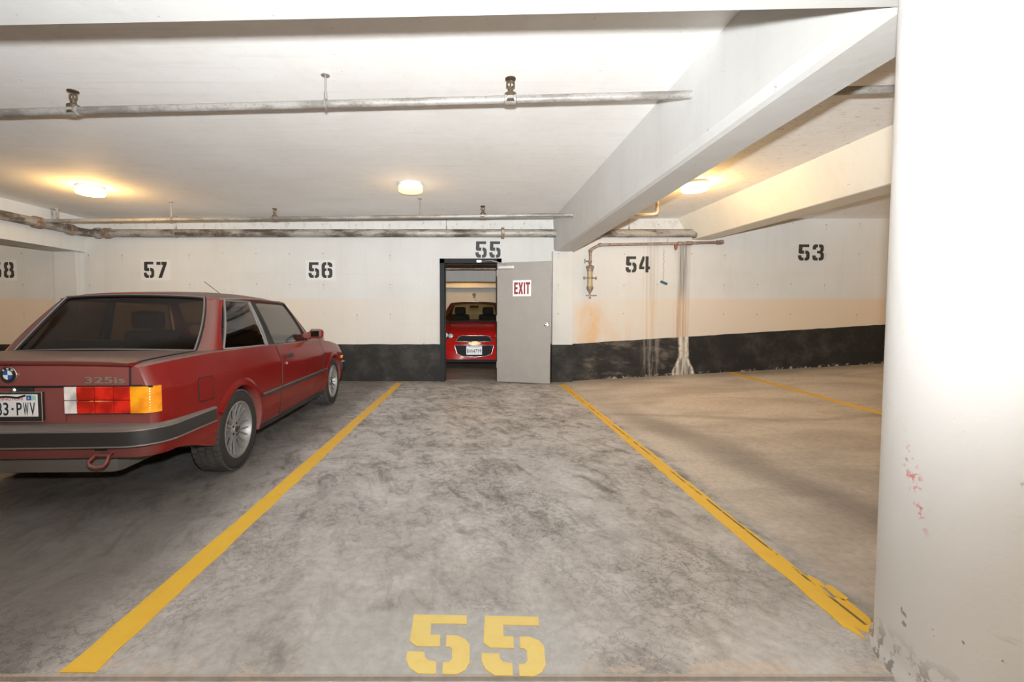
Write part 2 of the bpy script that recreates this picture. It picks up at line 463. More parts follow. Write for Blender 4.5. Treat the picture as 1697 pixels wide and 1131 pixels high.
def strip(a, b, w0, w1, n=40, jag=.004, zoff=.0025, seed=1):
    """painted line following the floor between a and b, slightly ragged edges"""
    rnd = random.Random(seed); a = Vector((*a, 0)); b = Vector((*b, 0)); d = (b - a).normalized(); s = Vector((d.y, -d.x, 0))
    top = []; bot = []
    for i in range(n + 1):
        t = i / n; p = a + (b - a) * t; w = w0 + (w1 - w0) * t
        l = p - s * (w / 2 + rnd.uniform(-jag, jag)); r = p + s * (w / 2 + rnd.uniform(-jag, jag))
        top.append([(l.x, l.y, zf(l.x, l.y) - .004), (l.x, l.y, zf(l.x, l.y) + zoff), (r.x, r.y, zf(r.x, r.y) + zoff), (r.x, r.y, zf(r.x, r.y) - .004)])
    return MB().loft(top, close=True, capends=True)
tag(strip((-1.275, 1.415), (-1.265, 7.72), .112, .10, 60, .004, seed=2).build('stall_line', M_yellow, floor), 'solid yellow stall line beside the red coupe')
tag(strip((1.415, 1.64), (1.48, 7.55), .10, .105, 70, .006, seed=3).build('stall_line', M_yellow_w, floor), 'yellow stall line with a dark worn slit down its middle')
# ragged overspray at the near end of that line
mb = MB()
for (x, y, w, l) in ((1.44, 1.63, .035, .05), (1.47, 1.74, .05, .10), (1.50, 1.84, .03, .07), (1.385, 1.66, .03, .09), (1.48, 1.92, .018, .05)):
    k = 9; mb.prism([(x + w * math.cos(a) * random.uniform(.6, 1.1), y + l * math.sin(a) * random.uniform(.6, 1.1)) for a in [2*math.pi*i/k for i in range(k)]], lambda a, b, d: (a, b, .0022 + zf(a, b) - d), .004)
tag(mb.build('paint_smear', M_yellow, floor), 'ragged yellow overspray at the line end by the column')
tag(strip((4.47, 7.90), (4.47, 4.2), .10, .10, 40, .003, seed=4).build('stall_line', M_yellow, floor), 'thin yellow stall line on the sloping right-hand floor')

GLYPH = {
 '5': [[(.06,1),(.95,1),(.95,.83),(.36,.83),(.36,.62),(.52,.62),(.52,.42),(.14,.42),(.03,.5)],
       [(.62,.62),(.78,.62),(.93,.56),(1,.46),(1,.17),(.93,.06),(.80,0),(.58,0),(.58,.17),(.68,.18),(.72,.23),(.72,.38),(.68,.42),(.62,.42)],
       [(0,.33),(.28,.33),(.29,.25),(.34,.2),(.48,.18),(.48,0),(.2,0),(.06,.08),(0,.2)]],
 '6': [[(.45,1),(.22,1),(.07,.93),(0,.82),(0,.18),(.07,.07),(.22,0),(.45,0),(.45,.17),(.35,.18),(.3,.24),(.3,.40),(.35,.45),(.45,.46),(.45,.62),(.3,.60),(.3,.76),(.35,.82),(.45,.83)],
       [(.55,1),(.8,1),(.95,.93),(1,.84),(1,.70),(.72,.70),(.69,.80),(.55,.83)],
       [(.55,.62),(.82,.62),(.95,.56),(1,.46),(1,.17),(.94,.06),(.8,0),(.55,0),(.55,.17),(.66,.18),(.70,.23),(.70,.40),(.66,.45),(.55,.46)]],
 '7': [[(0,1),(0,.80),(.40,.80),(.40,1)], [(.48,1),(1,1),(1,.86),(.50,0),(.16,0),(.64,.80),(.48,.80)]],
 '8': [[(.45,1),(.22,1),(.08,.93),(.04,.84),(.04,.64),(.13,.52),(.02,.42),(0,.15),(.06,.06),(.2,0),(.45,0),(.45,.17),(.33,.19),(.3,.25),(.3,.38),(.45,.44),(.45,.59),(.34,.63),(.33,.78),(.45,.83)],
       [(.55,1),(.78,1),(.92,.93),(.96,.84),(.96,.64),(.87,.52),(.98,.42),(1,.15),(.94,.06),(.8,0),(.55,0),(.55,.17),(.67,.19),(.7,.25),(.7,.38),(.55,.44),(.55,.59),(.66,.63),(.67,.78),(.55,.83)]],
 '3': [[(.46,1),(.2,1),(.06,.93),(.02,.84),(.02,.68),(.3,.68),(.33,.79),(.46,.82)],
       [(.56,1),(.8,1),(.93,.93),(.97,.84),(.97,.63),(.87,.52),(1,.42),(1,.15),(.94,.06),(.8,0),(.56,0),(.56,.18),(.68,.2),(.71,.26),(.71,.38),(.6,.44),(.40,.44),(.40,.60),(.6,.60),(.68,.65),(.68,.78),(.56,.82)],
       [(.46,0),(.2,0),(.06,.06),(0,.16),(0,.32),(.28,.32),(.31,.2),(.46,.18)]],
 '4': [[(.48,1),(.30,1),(0,.42),(0,.2),(.48,.2),(.48,.37),(.26,.37),(.48,.78)],
       [(.58,1),(.86,1),(.86,.37),(1,.37),(1,.2),(.86,.2),(.86,0),(.58,0)]],
}
def stencil(name, txt, x0, x1, b0, b1, to3, mat, parent, label, gap=.14, t=.003):
    w = (x1 - x0) / (len(txt) + gap * (len(txt) - 1)); mb = MB()
    for i, ch in enumerate(txt):
        ox = x0 + i * w * (1 + gap)
        for poly in GLYPH[ch]: mb.prism([(ox + a * w, b0 + b * (b1 - b0)) for a, b in poly], to3, t)
    return tag(mb.build(name, mat, parent), label)
# floor number: top away from the camera, a little skewed as painted
stencil('stall_number', '55', -.232, .245, 0, 1, lambda a, b, d: (a * (1 + .10 * (b - .5)), 1.405 + b * .287 - (a * .03), -.002 + d), M_digit_y, floor, 'pale yellow stencilled number 55 on the floor', gap=.19, t=.0045)

# ------------------------------------------------------------------ walls, ceiling, beams, column
wb = MB()
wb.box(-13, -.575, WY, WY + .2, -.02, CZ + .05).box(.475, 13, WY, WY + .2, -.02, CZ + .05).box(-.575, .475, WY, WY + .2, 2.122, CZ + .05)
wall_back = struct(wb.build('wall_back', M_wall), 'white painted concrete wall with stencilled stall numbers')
wall_to3 = lambda a, b, d: (a, WY + .001 - d, b)
for txt, a, b, z0, z1 in (('58', -8.37, -7.967, 1.80, 2.075), ('57', -5.718, -5.319, 1.80, 2.08), ('56', -2.864, -2.45, 1.80, 2.07), ('55', .031, .465, 2.15, 2.43), ('54', 2.633, 3.056, 1.895, 2.172), ('53', 5.615, 6.062, 2.10, 2.378)):
    stencil('stall_number', txt, a, b, z0, z1, wall_to3, M_black, wall_back, 'black stencilled stall number %s' % txt, gap=.24)
# slightly whiter stencil ghost patches behind the numbers
M_ghost = plain('white_overspray', (.64, .63, .605), .7, spec=.25)
for a, b, z0, z1 in ((-8.45, -7.92, 1.755, 2.115), (-5.77, -5.26, 1.76, 2.115), (-2.91, -2.40, 1.76, 2.11)):
    MB().box(a, b, WY - .0008, WY + .01, z0, z1).build('repainted_patch', M_ghost, wall_back)

def band(name, x0, x1, top, label):
    n = max(4, int((x1 - x0) / .12)); rnd = random.Random(int(x0 * 10))
    lo = [(x0 + (x1 - x0) * i / n, zf(x0 + (x1 - x0) * i / n, WY) - .02) for i in range(n + 1)]
    hi = [(x, top(x) + rnd.uniform(-.004, .004)) for x, _ in lo]
    return struct(MB().prism(lo + hi[::-1], lambda a, b, d: (a, WY + .004 - d, b), .008).build(name, M_band), label)
band('baseboard_back', -13, -.575, lambda x: .648, 'black painted band along the wall foot left of the door')
band('baseboard_right', .475, 13, lambda x: .655 + max(0, x - 1.74) * .0622, 'black painted band rising with the floor right of the door')

struct(MB().box(-13, 13, -7, WY + .2, CZ, CZ + .2).build('ceiling', M_ceil), 'white board-marked concrete ceiling')
struct(MB().box(-13.2, -13, -7, WY + .2, -.05, CZ + .2).build('wall_left', M_wall2), 'white concrete wall far to the left')
struct(MB().box(13, 13.2, -7, WY + .2, -.05, CZ + .2).build('wall_right', M_wall2), 'white concrete wall far to the right')
struct(MB().box(-13, 13, -7.2, -7, -.05, CZ + .2).build('wall_front', M_wall2), 'white concrete wall across the driving aisle')

def beam(name, near, far, ch, mat, label):
    """near / far: (y, xl_top, xl_bot, xr_bot, xr_top, z_bot), ch chamfer"""
    rows = []
    n = 14; rnd = random.Random(3)
    for i in range(n + 1):
        t = i / n; a = [near[k] + (far[k] - near[k]) * t for k in range(6)]
        y, lt, lb, rb, rt, zb = a; j = rnd.uniform(-.003, .003)
        rows.append([(lt, y, CZ + .02), (lb, y, zb + ch), (lb + ch * .5 + j, y, zb + ch * .22), (lb + ch, y, zb), (rb - ch * .3, y, zb), (rb, y, zb + ch * .3), (rt, y, CZ + .02)])
    return struct(MB().loft(rows, close=True, capends=True).build(name, mat, smooth=20), label)
beam('ceiling_beam', (1.55, 1.475, 1.475, 1.80, 1.80, SZ), (WY + .02, 1.37, 1.385, 1.744, 1.744, SZ), .06, M_beam, 'white concrete beam running from the round column to the wall beside the open door')
beam('ceiling_beam', (1.55, 3.76, 4.0, 4.35, 4.40, 2.33), (WY + .02, 3.50, 3.75, 4.10, 4.15, 2.454), .03, M_beam_r, 'cream concrete beam over the wall between stalls 54 and 53')
beam('ceiling_beam', (1.55, -6.70, -6.70, -7.19, -7.19, SZ), (WY + .02, -6.70, -6.70, -7.19, -7.19, SZ), -.0, M_beam, 'white concrete beam above the left corner of stall 57')
# girder across the head of the stalls (slightly skewed to the wall)
Mg = Matrix.Translation((0, 1.703, 0)) @ Matrix.Rotation(R(-1.8), 4, 'Z')
struct(MB().box(-13, 13, -.62, 0, SZ, CZ + .02, M=Mg).build('ceiling_girder', M_beam), 'white concrete girder crossing overhead in front of the stalls')
# pilasters
for x0, x1, lab in ((-7.19, -6.80, 'white concrete pilaster under the left beam'), (1.352, 1.703, 'white concrete pilaster between the open door and stall 54')):
    p = struct(MB().bbox(x0, x1, WY - .10, WY + .05, -.02, SZ + .01, .008).build('pilaster', M_wall2), lab)
    MB().box(x0 - .003, x1 + .003, WY - .104, WY + .02, -.02, .645).build('black_band', M_band, p)
# round column
CX, CY, CR = 1.655, 1.375, .305
cb = MB(); cb.lathe([(CR + .012, -.02), (CR + .012, .012), (CR + .003, .03), (CR, .06), (CR, 1.2), (CR, SZ + .02)], (CX, CY, 0), n=72)
struct(cb.build('round_column', M_column, smooth=50), 'thick round white concrete column with scuffs and chips')

# ------------------------------------------------------------------ door in the back wall
def steel(name, c, rough=.35, metal=1.0, soot=.5):
    m = Mat(name); P = m.pos(); n = m.noise(P, 7, 5, .7)
    m.set(m.mix(m.ss(n, .4, .7) * soot, c, tuple(q * .35 for q in c)), rough, metal); return m.m
M_frame = plain('dark_frame_paint', (.015, .015, .015), .6, spec=.2)
M_leaf = Mat('grey_door_paint'); _n = M_leaf.noise(M_leaf.pos(), 6, 4)
M_leaf.set(M_leaf.mix(M_leaf.ss(_n, .3, .7) * .5, (.30, .275, .25), (.265, .24, .215)), .5); M_leaf = M_leaf.m
M_chrome = plain('satin_chrome', (.7, .69, .67), .25, 1)
M_alu = plain('aluminium', (.62, .60, .57), .4, .9)
M_rim = plain('dusty_alloy', (.29, .28, .265), .45, .5)
door = struct(empty('door_1', (0, WY, 0)), 'grey steel door standing wide open beside its black frame')
fy = WY
def dparts(mb): mb.v = [(x, y - fy, z) for x, y, z in mb.v]; return mb
dparts(MB().box(-.585, -.505, 7.87, WY + .24, 0, 2.125).box(.400, .480, 7.87, WY + .24, 0, 2.125).box(-.585, .480, 7.87, WY + .24, 2.05, 2.128).box(-.505, -.49, 8.0, 8.06, 0, 2.05).box(-.505, .40, 8.0, 8.06, 2.035, 2.05)).build('door_frame', M_frame, door)
H0 = Vector((.40, 7.80, 0)); H1 = Vector((1.268, 7.53, 0)); du = (H1 - H0).normalized(); dn = Vector((du.y, -du.x, 0))   # dn faces the camera
ML = face_M((H0.x, H0.y - fy, .012), du, (0, 0, 1))   # local x along leaf, y up, z = toward camera
DW = (H1 - H0).length
leaf = MB().bbox(0, DW, 0, 2.035, -.045, 0, .003, M=ML).build('door_leaf', M_leaf, door)
kb = MB().lathe([(.033, 0), (.033, .006), (.014, .008), (.012, .035), (.022, .042), (.028, .055), (.026, .068), (.012, .076)], ML @ Vector((DW - .07, .985, 0)), dn, 20)
kb.box(DW - .003, DW + .002, .955, 1.015, -.035, -.01, M=ML)
kb.build('door_knob', M_chrome, door, smooth=40)
cl = MB().bbox(.03, .30, 1.925, 1.975, 0, .05, .006, M=ML)
clo = cl.build('door_closer', M_alu, door)
pv = ML @ Vector((.225, 1.98, .03)); arm0 = Vector((.12, 7.90 - fy, 2.08))
mid = Vector((.30, 7.62 - fy, 2.06))
am = MB().tube([pv - Vector((0, 0, .08)), pv + Vector((0, 0, .02))], .012).tube([pv, mid], .009).tube([mid, arm0], .009)
am.box(.05, .13, 7.86 - fy, 7.92 - fy, 2.06, 2.10)
am.build('closer_arm', M_alu, clo)
for z in (.25, 1.05, 1.82):
    MB().tube([(.398, 7.815 - fy, z), (.398, 7.815 - fy, z + .1)], .009).build('hinge', M_alu, door)
# exit sign on the leaf
Msg = ML @ Matrix.Translation((.275, 1.46, 0.0)) 
sign = MB().box(0, .31, 0, .27, .0005, .004, M=Msg).build('exit_sign', plain('white_sign_plastic', (.82, .80, .77), .4))
sign.location = (0, fy, 0)
tag(sign, 'white sign with dark red word EXIT on the open grey door', 'sign')
EX = {'E': [[(0,0),(1,0),(1,.2),(.42,.2),(.42,.4),(.9,.4),(.9,.6),(.42,.6),(.42,.8),(1,.8),(1,1),(0,1)]],
      'X': [[(0,0),(.36,0),(.5,.3),(.64,0),(1,0),(.7,.5),(1,1),(.64,1),(.5,.7),(.36,1),(0,1),(.3,.5)]],
      'I': [[(.1,0),(.9,0),(.9,1),(.1,1)]], 'T': [[(.32,0),(.68,0),(.68,.8),(1,.8),(1,1),(0,1),(0,.8),(.32,.8)]]}
mb = MB(); cx = .022
for ch, w in (('E', .066), ('X', .082), ('I', .032), ('T', .074)):
    for poly in EX[ch]: mb.prism([(cx + a * w, .035 + b * .20) for a, b in poly], lambda a, b, d: Msg @ Vector((a, b, .0035 + d)), .0015)
    cx += w + .006
mb.build('lettering', plain('dark_red_print', (.22, .006, .010), .5), sign)

# ------------------------------------------------------------------ pipework
def pipe_mat(name, base, dark, rust=0.0, soot=.6):
    m = Mat(name); P = m.pos(); x, y, z = m.xyz(P)
    n = m.noise(m.vec(x * 1.2, y * 1.2, z * 4), 1.6, 5, .7); n2 = m.noise(P, 50, 3, .7)
    c = m.mix(m.ss(n, .42, .62) * soot, base, dark)
    c = m.mix(m.ss(n2, .5, .72) * .4, c, tuple(q * .6 for q in dark))
    if rust: c = m.mix(m.ss(m.noise(P, 20, 4, .7), .45, .6) * rust, c, (.20, .085, .04))
    m.set(c, .5, .25, spec=.4); m.bump(n2, .25, .003); return m.m
M_pipe = pipe_mat('painted_steel_pipe', (.42, .40, .37), (.11, .09, .075))
M_pipe_big = pipe_mat('sooty_main_pipe', (.40, .37, .33), (.075, .058, .045), soot=.92)
M_rust = pipe_mat('rusty_fitting', (.36, .30, .25), (.12, .085, .06), rust=.7)
M_rod = plain('hanger_steel', (.36, .33, .30), .5, .5)
M_brass = plain('dull_brass', (.16, .12, .08), .45, .8)

def coupling(root, c, axis, r, w, mat=None, name='coupling'):
    a = Vector(axis).normalized(); c = Vector(c)
    prof = [(r * .98, -w/2 - .004), (r * 1.22, -w/2), (r * 1.30, -w/2 + .012), (r * 1.30, w/2 - .012), (r * 1.22, w/2), (r * .98, w/2 + .004)]
    mb = MB().lathe(prof, c, a, 20)
    up = Vector((0, 0, 1)) if abs(a.z) < .9 else Vector((1, 0, 0)); sd = a.cross(up).normalized()
    for s in (-1, 1):
        q = c + sd * s * r * 1.38; mb.box(-.02, .02, -r*.28, r*.28, -r*.35, r*.35, M=face_M(q, a, sd))
    return mb.build(name, mat or M_rust, root, smooth=35)
def sprinkler(root, p, d=(0, 0, 1), h=.11):
    """upright sprinkler: boss, body, frame arms, deflector"""
    p = Vector(p); k = h / .11
    o = MB().lathe([(.036*k, -.03*k), (.036*k, .022*k), (.022*k, .03*k), (.017*k, .032*k), (.017*k, .05*k), (.010*k, .052*k), (.010*k, .06*k)], p, (0, 0, 1), 14)
    o.tube([p + Vector((0, 0, .055*k)), p + Vector((.022*k, 0, .07*k)), p + Vector((.020*k, 0, .092*k)), p + Vector((0, 0, .104*k))], .006*k, 6)
    o.tube([p + Vector((0, 0, .055*k)), p + Vector((-.022*k, 0, .07*k)), p + Vector((-.020*k, 0, .092*k)), p + Vector((0, 0, .104*k))], .006*k, 6)
    o.tube([p + Vector((0, 0, .06*k)), p + Vector((0, 0, .104*k))], .005*k, 6)
    o.lathe([(.012*k, .10*k), (.032*k, .108*k), (.032*k, .112*k), (.010*k, .116*k)], p, (0, 0, 1), 16)
    return o.build('sprinkler_head', M_brass, root, smooth=35)
def hanger(root, p, r, top=CZ, dx=0.0):
    p = Vector(p)
    ring = [p + Vector((0, math.sin(a) * (r + .006), math.cos(a) * (r + .006))) for a in [2*math.pi*i/16 for i in range(17)]]
    mb = MB().tube(ring, .007, 6).tube([p + Vector((0, 0, r)), p + Vector((dx, 0, top - p.z + .005))], .0065, 6)
    mb.lathe([(.012, 0), (.012, .05)], p + Vector((0, 0, r + .005)), (0, 0, 1), 8)
    mb.lathe([(.03, -.006), (.03, .004)], (p.x + dx, p.y, top), (0, 0, 1), 10)
    return mb.build('hanger_rod', M_rod, root)

# front sprinkler branch
fp = lambda x: Vector((x, 3.179 - .0551 * x, 2.62))
t = empty('sprinkler_pipe', (0, 0, 0), 0, 'thin overhead sprinkler pipe crossing the ceiling nearest the camera', 'pipe')
MB().tube([fp(-6.5), fp(-3), fp(0), fp(1.40), fp(2.72), fp(2.78) + Vector((0, 0, .012)), fp(2.80) + Vector((0, 0, .05)), fp(2.80) + Vector((0, 0, .22))], .0265, 14).build('pipe_run', M_pipe, t, smooth=50)
for x in (-2.875, .25): 
    sprinkler(t, fp(x) + Vector((0, 0, .012)), h=.125); coupling(t, fp(x), (1, -.055, 0), .027, .075, M_pipe, 'tee')
hanger(t, fp(-1.03), .0265)
hanger(t, fp(2.795) + Vector((0, .0, 0)), .0265)
MB().lathe([(.05, -.012), (.05, .0), (.03, .008)], fp(1.462), (-1, .055, 0), 16).build('escutcheon', M_pipe, t)
# rear sprinkler branch
bp = lambda x: Vector((x, 6.568 - .0521 * (x + .30), 2.565))
t = empty('sprinkler_pipe', (0, 0, 0), 0, 'thin sprinkler pipe just in front of the thick main along the back wall', 'pipe')
MB().tube([bp(-6.45), bp(-3), bp(0), bp(2.50), bp(2.55) + Vector((0, 0, .012)), bp(2.565) + Vector((0, 0, .05)), bp(2.565) + Vector((0, 0, .26))], .027, 12).build('pipe_run', M_pipe, t, smooth=50)
for x in (-2.90, .13):
    sprinkler(t, bp(x) + Vector((0, 0, .012)), h=.125); coupling(t, bp(x), (1, -.052, 0), .027, .07, M_pipe, 'tee')
hanger(t, bp(-4.46), .027); hanger(t, bp(-.77), .027)
MB().lathe([(.05, -.012), (.05, .0), (.03, .008)], bp(1.40), (-1, .052, 0), 16).build('escutcheon', M_pipe, t)
# thick main
PZ = 2.538; PYm = 7.75
t = empty('sprinkler_main', (0, 0, 0), 0, 'thick soot-marked water main along the top of the back wall', 'pipe')
arc = [(-6.52 + .12 * (1 - math.sin(a)), PYm - .12 * (1 - math.cos(a)), PZ) for a in [R(0), R(22), R(45), R(67), R(90)]]
MB().tube([(3.82, PYm, PZ), (0, PYm, PZ), (-6.30, PYm, PZ)] + arc + [(-6.52, 7.3, PZ), (-6.52, 1.6, PZ)], .066, 18).build('pipe_run', M_pipe_big, t, smooth=50)
coupling(t, (-6.18, PYm, PZ), (1, 0, 0), .068, .10); coupling(t, (-6.34, PYm, PZ), (1, 0, 0), .07, .08, M_pipe_big)
coupling(t, (-6.52, 7.42, PZ), (0, 1, 0), .068, .10); coupling(t, (-6.52, 6.86, PZ), (0, 1, 0), .068, .12)
coupling(t, (.49, PYm, PZ), (1, 0, 0), .074, .05, M_rust, 'flange')
MB().lathe([(.085, -.02), (.085, .01)], (3.735, PYm, PZ), (1, 0, 0), 18).build('end_collar', M_rust, t)
hanger(t, (-5.02, PYm, PZ), .066); hanger(t, (-.46, PYm, PZ), .066); hanger(t, (2.62, PYm, PZ), .066)
# bracket on the left corner of the main
MB().tube([(-6.52, 7.2, PZ + .06), (-6.52, 7.2, CZ)], .02, 8).tube([(-6.60, 7.2, PZ), (-6.60, 7.2, CZ)], .012, 8).lathe([(.06, 0), (.06, .02)], (-6.55, 7.2, CZ - .015), (0, 0, 1), 10).build('bracket', M_pipe, t)
# drain line with the drum drip
t = empty('drain_pipe', (0, 0, 0), 0, 'thin drain pipe below the main ending in a rusty elbow above stall 54', 'pipe')
DY = 7.80
MB().tube([(1.985, DY, 2.13), (1.985, DY, 2.24), (1.992, DY, 2.265), (2.02, DY, 2.285), (2.11, DY, 2.335), (2.16, DY, 2.35), (2.3, DY, 2.353), (3.4, DY, 2.372), (4.17, DY, 2.392)], .024, 12).build('pipe_run', M_rust, t, smooth=60)
coupling(t, (2.15, DY, 2.35), (1, 0, .2), .025, .05); coupling(t, (1.987, DY, 2.25), (0, 0, 1), .025, .04)
coupling(t, (3.66, DY, 2.377), (1, 0, .015), .028, .11); coupling(t, (3.50, DY, 2.372), (1, 0, .015), .026, .05)
MB().lathe([(.026, 0), (.03, -.02), (.02, -.08), (.006, -.10)], (3.44, DY, 2.36), (0, 0, 1), 10).build('plug', plain('red_plug', (.22, .05, .02), .5), t)
MB().tube([(4.13, DY, 2.391), (4.19, DY, 2.392), (4.20, DY - .02, 2.392), (4.20, DY - .05, 2.392)], .036, 12).build('elbow', M_rust, t, smooth=50)
MB().tube([(3.3, DY, 2.39), (3.3, DY, 2.47)], .008, 6).build('hanger_rod', M_rod, t)
t = empty('drip_valve', (1.985, DY, 1.44), 0, 'small rusty drum drip valve hanging at the end of the drain pipe', 'valve')
MB().lathe([(.02, .69), (.022, .66), (.03, .655), (.03, .61), (.02, .60), (.02, .565), (.048, .56), (.07, .545), (.07, .52), (.058, .51), (.052, .47), (.05, .46)], (0, 0, 0), n=20).build('upper_cap', M_rust, t, smooth=35)
MB().lathe([(.046, .475), (.046, .20)], (0, 0, 0), n=20).build('drum', plain('yellowed_drum', (.40, .32, .17), .4), t, smooth=35)
mb = MB().lathe([(.056, .335), (.056, .36)], (0, 0, 0), n=20).box(-.115, .115, -.014, .014, .338, .357)
for s in (-1, 1): mb.lathe([(.014, .32), (.014, .375)], (s * .1, 0, 0), n=8).box(s*.06 - .006, s*.06 + .006, .0, .14, .34, .355)
mb.build('clamp', M_rust, t)
MB().lathe([(.052, .21), (.058, .20), (.058, .17), (.05, .15), (.028, .11), (.016, .10), (.016, .02), (.02, .018), (.02, .0), (.012, -.005)], (0, 0, 0), n=20).build('lower_cap', M_rust, t, smooth=35)
MB().tube([(-.075, -.02, .05), (.11, -.02, .05)], .009, 8).lathe([(.022, .035), (.022, .065)], (0, -.01, 0), n=10).build('drain_handle', M_rust, t)
MB().tube([(-.02, 0, .635), (-.09, 0, .635)], .01, 8).tube([(-.09, 0, .60), (-.09, 0, .67)], .010, 8).build('valve_handle', M_rust, t)
MB().box(-.01, .01, 0, .125, .40, .42).build('wall_clip', M_rust, t)
# strip of tape on the wall
tp = MB().box(-.065, .065, -.002, .002, -.022, .022, M=Matrix.Translation((3.30, WY - .0025, 1.716)) @ Matrix.Rotation(R(22), 4, 'Y')).build('tape_strip', plain('teal_tape', (.03, .10, .14), .5))
tag(tp, 'short slanting strip of teal tape stuck right of number 54', 'tape')

# ------------------------------------------------------------------ ceiling lights
def lamp_mats(s):
    m = Mat('lamp_diffuser'); m.set((.85, .8, .66), .4, emit=(1, .78, .38), estr=s); return m.m
M_diff_hot = lamp_mats(14.0); M_diff = lamp_mats(.55)
M_lampbase = plain('white_lamp_base', (.75, .73, .68), .4)
def ceiling_light(x, y, label, hot=True, power=LAMP_W, z=CZ):
    t = empty('ceiling_light', (x, y, z), 0, label, 'ceiling light', 'round ceiling lights')
    MB().lathe([(.150, 0), (.155, -.012), (.152, -.03)], (0, 0, 0), n=36).build('base', M_lampbase, t, smooth=40)
    MB().lathe([(.148, -.028), (.156, -.034), (.156, -.085), (.150, -.10), (.12, -.108), (.02, -.11)], (0, 0, 0), n=36).build('diffuser', M_diff_hot if hot else M_diff, t, smooth=40)
    if power:
        l = bpy.data.lights.new('lamp_light', 'POINT'); l.energy = power; l.color = LAMP_COL; l.shadow_soft_size = .13
        lo = bpy.data.objects.new('lamp_light', l); COL.objects.link(lo); lo.parent = t; lo.location = (0, 0, -.26)
    return t
ceiling_light(-4.97, 5.98, 'brightly glowing round ceiling light above stall 57 by the red coupe')
ceiling_light(-.80, 5.85, 'dimmer drum-shaped ceiling light in front of the open door', hot=False, power=LAMP_W * .12)
ceiling_light(2.78, 5.80, 'glowing ceiling light half hidden behind the beam over stall 54')
for x, y, lab in ((-9.8, 5.9, 'added unseen ceiling light in the bay left of the picture'), (8.2, 5.9, 'ceiling light in the bay right of the picture'),
                  (-6.0, -2.6, 'added unseen ceiling light over the driving aisle on the left'), (.3, -2.6, 'added unseen ceiling light over the driving aisle behind the viewpoint'), (6.4, -2.6, 'added unseen ceiling light over the driving aisle on the right')):
    ceiling_light(x, y, lab)  # aisle and left-bay fixtures are unseen, added for warm ambient fill

# ------------------------------------------------------------------ car paint and shared car materials
def paint(name, base, dust=.5, dustcol=(.25, .185, .16)):
    m = Mat(name); P = m.pos(); nx, ny, nz = m.xyz(m.normal()); n = m.noise(P, 3, 5, .6); n2 = m.noise(P, 60, 2)
    x, y, z = m.xyz(P)
    up = m.ss(nz, .45, .95); low = m.ss(z, .5, .2)
    f = up * dust + m.ss(n, .4, .8) * .05 * dust + low * dust * .12 + m.ss(ny, -.3, -.9) * dust * .38
    c = m.mix(m.math('MINIMUM', f, 1.0), base, dustcol)
    c = m.mix(m.ss(n2, .76, .79) * .3, c, (.5, .45, .42))
    m.set(c, up * (.35 * dust) + low * .15 + .22, spec=.14); m.b.inputs['Coat Weight'].default_value = .06; m.b.inputs['Coat Roughness'].default_value = .12
    return m.m
M_red = paint('dusty_red_paint', (.20, .0085, .0065), .85)
M_red2 = paint('bright_red_paint', (.45, .013, .010), .0)
M_rubber = plain('black_rubber', (.018, .017, .016), .6)
M_tire = Mat('dusty_tyre'); _n = M_tire.noise(M_tire.pos(), 8, 4); M_tire.set(M_tire.mix(M_tire.ss(_n, .3, .7), (.05, .045, .042), (.085, .077, .071)), .8); M_tire = M_tire.m
M_sidew = plain('tyre_sidewall', (.026, .023, .021), .75)
M_plast = Mat('dusty_bumper_plastic'); _z = M_plast.xyz(M_plast.normal())[2]; M_plast.set(M_plast.mix(M_plast.ss(_z, .3, .9), (.026, .024, .023), (.19, .165, .15)), .45); M_plast = M_plast.m
M_trimgrey = plain('grey_trim', (.32, .30, .28), .35, .6)
M_dark = plain('dark_underside', (.010, .009, .009), .8)
M_under = plain('dusty_tank', (.15, .135, .12), .8)
M_int = plain('dark_interior', (.014, .013, .013), .8)
M_seat = plain('black_seat', (.02, .019, .019), .7)
def glass_mat(name, tint, refl=1.0):
    m = Mat(name); N, L = m.N, m.L
    tr = N.new('ShaderNodeBsdfTransparent'); tr.inputs[0].default_value = (*tint, 1)
    gl = N.new('ShaderNodeBsdfGlossy'); gl.inputs['Roughness'].default_value = .03; gl.inputs[0].default_value = (.9, .9, .9, 1)
    lw = N.new('ShaderNodeLayerWeight'); lw.inputs[0].default_value = .5
    fac = m.math('POWER', S(m, lw.outputs['Facing']), 4.0) * .6 + .035
    mx = N.new('ShaderNodeMixShader'); L.new(fac.o, mx.inputs[0]); L.new(tr.outputs[0], mx.inputs[1]); L.new(gl.outputs[0], mx.inputs[2])
    L.new(mx.outputs[0], m.out.inputs['Surface']); return m.m
M_glass_d = glass_mat('dark_tinted_glass', (.52, .47, .44)); M_glass = glass_mat('light_tinted_glass', (.70, .67, .63))
def lens(name, c, e):
    m = Mat(name); P = m.pos(); x, y, z = m.xyz(P)
    rib = m.math('SINE', x * 420) * m.math('SINE', z * 420)
    n = m.noise(P, 11, 2); m.set(m.mix(m.ss(n, .35, .7), c, tuple(min(1, q * 1.9) for q in c)), .16, spec=.6, coat=.5)
    m.bump(rib, .25, .002); return m.m
M_len_r = lens('red_lens', (.40, .012, .006), 0); M_len_a = lens('amber_lens', (.80, .22, .008), 0); M_len_w = lens('clear_lens', (.48, .44, .42), 0)
M_plate = plain('plate_white', (.78, .77, .75), .4); M_ink = plain('plate_ink', (.02, .02, .04), .5); M_inkred = plain('plate_red_ink', (.45, .06, .05), .5)
M_blue = plain('emblem_blue', (.03, .10, .35), .35); M_white = plain('emblem_white', (.8, .8, .78), .35)

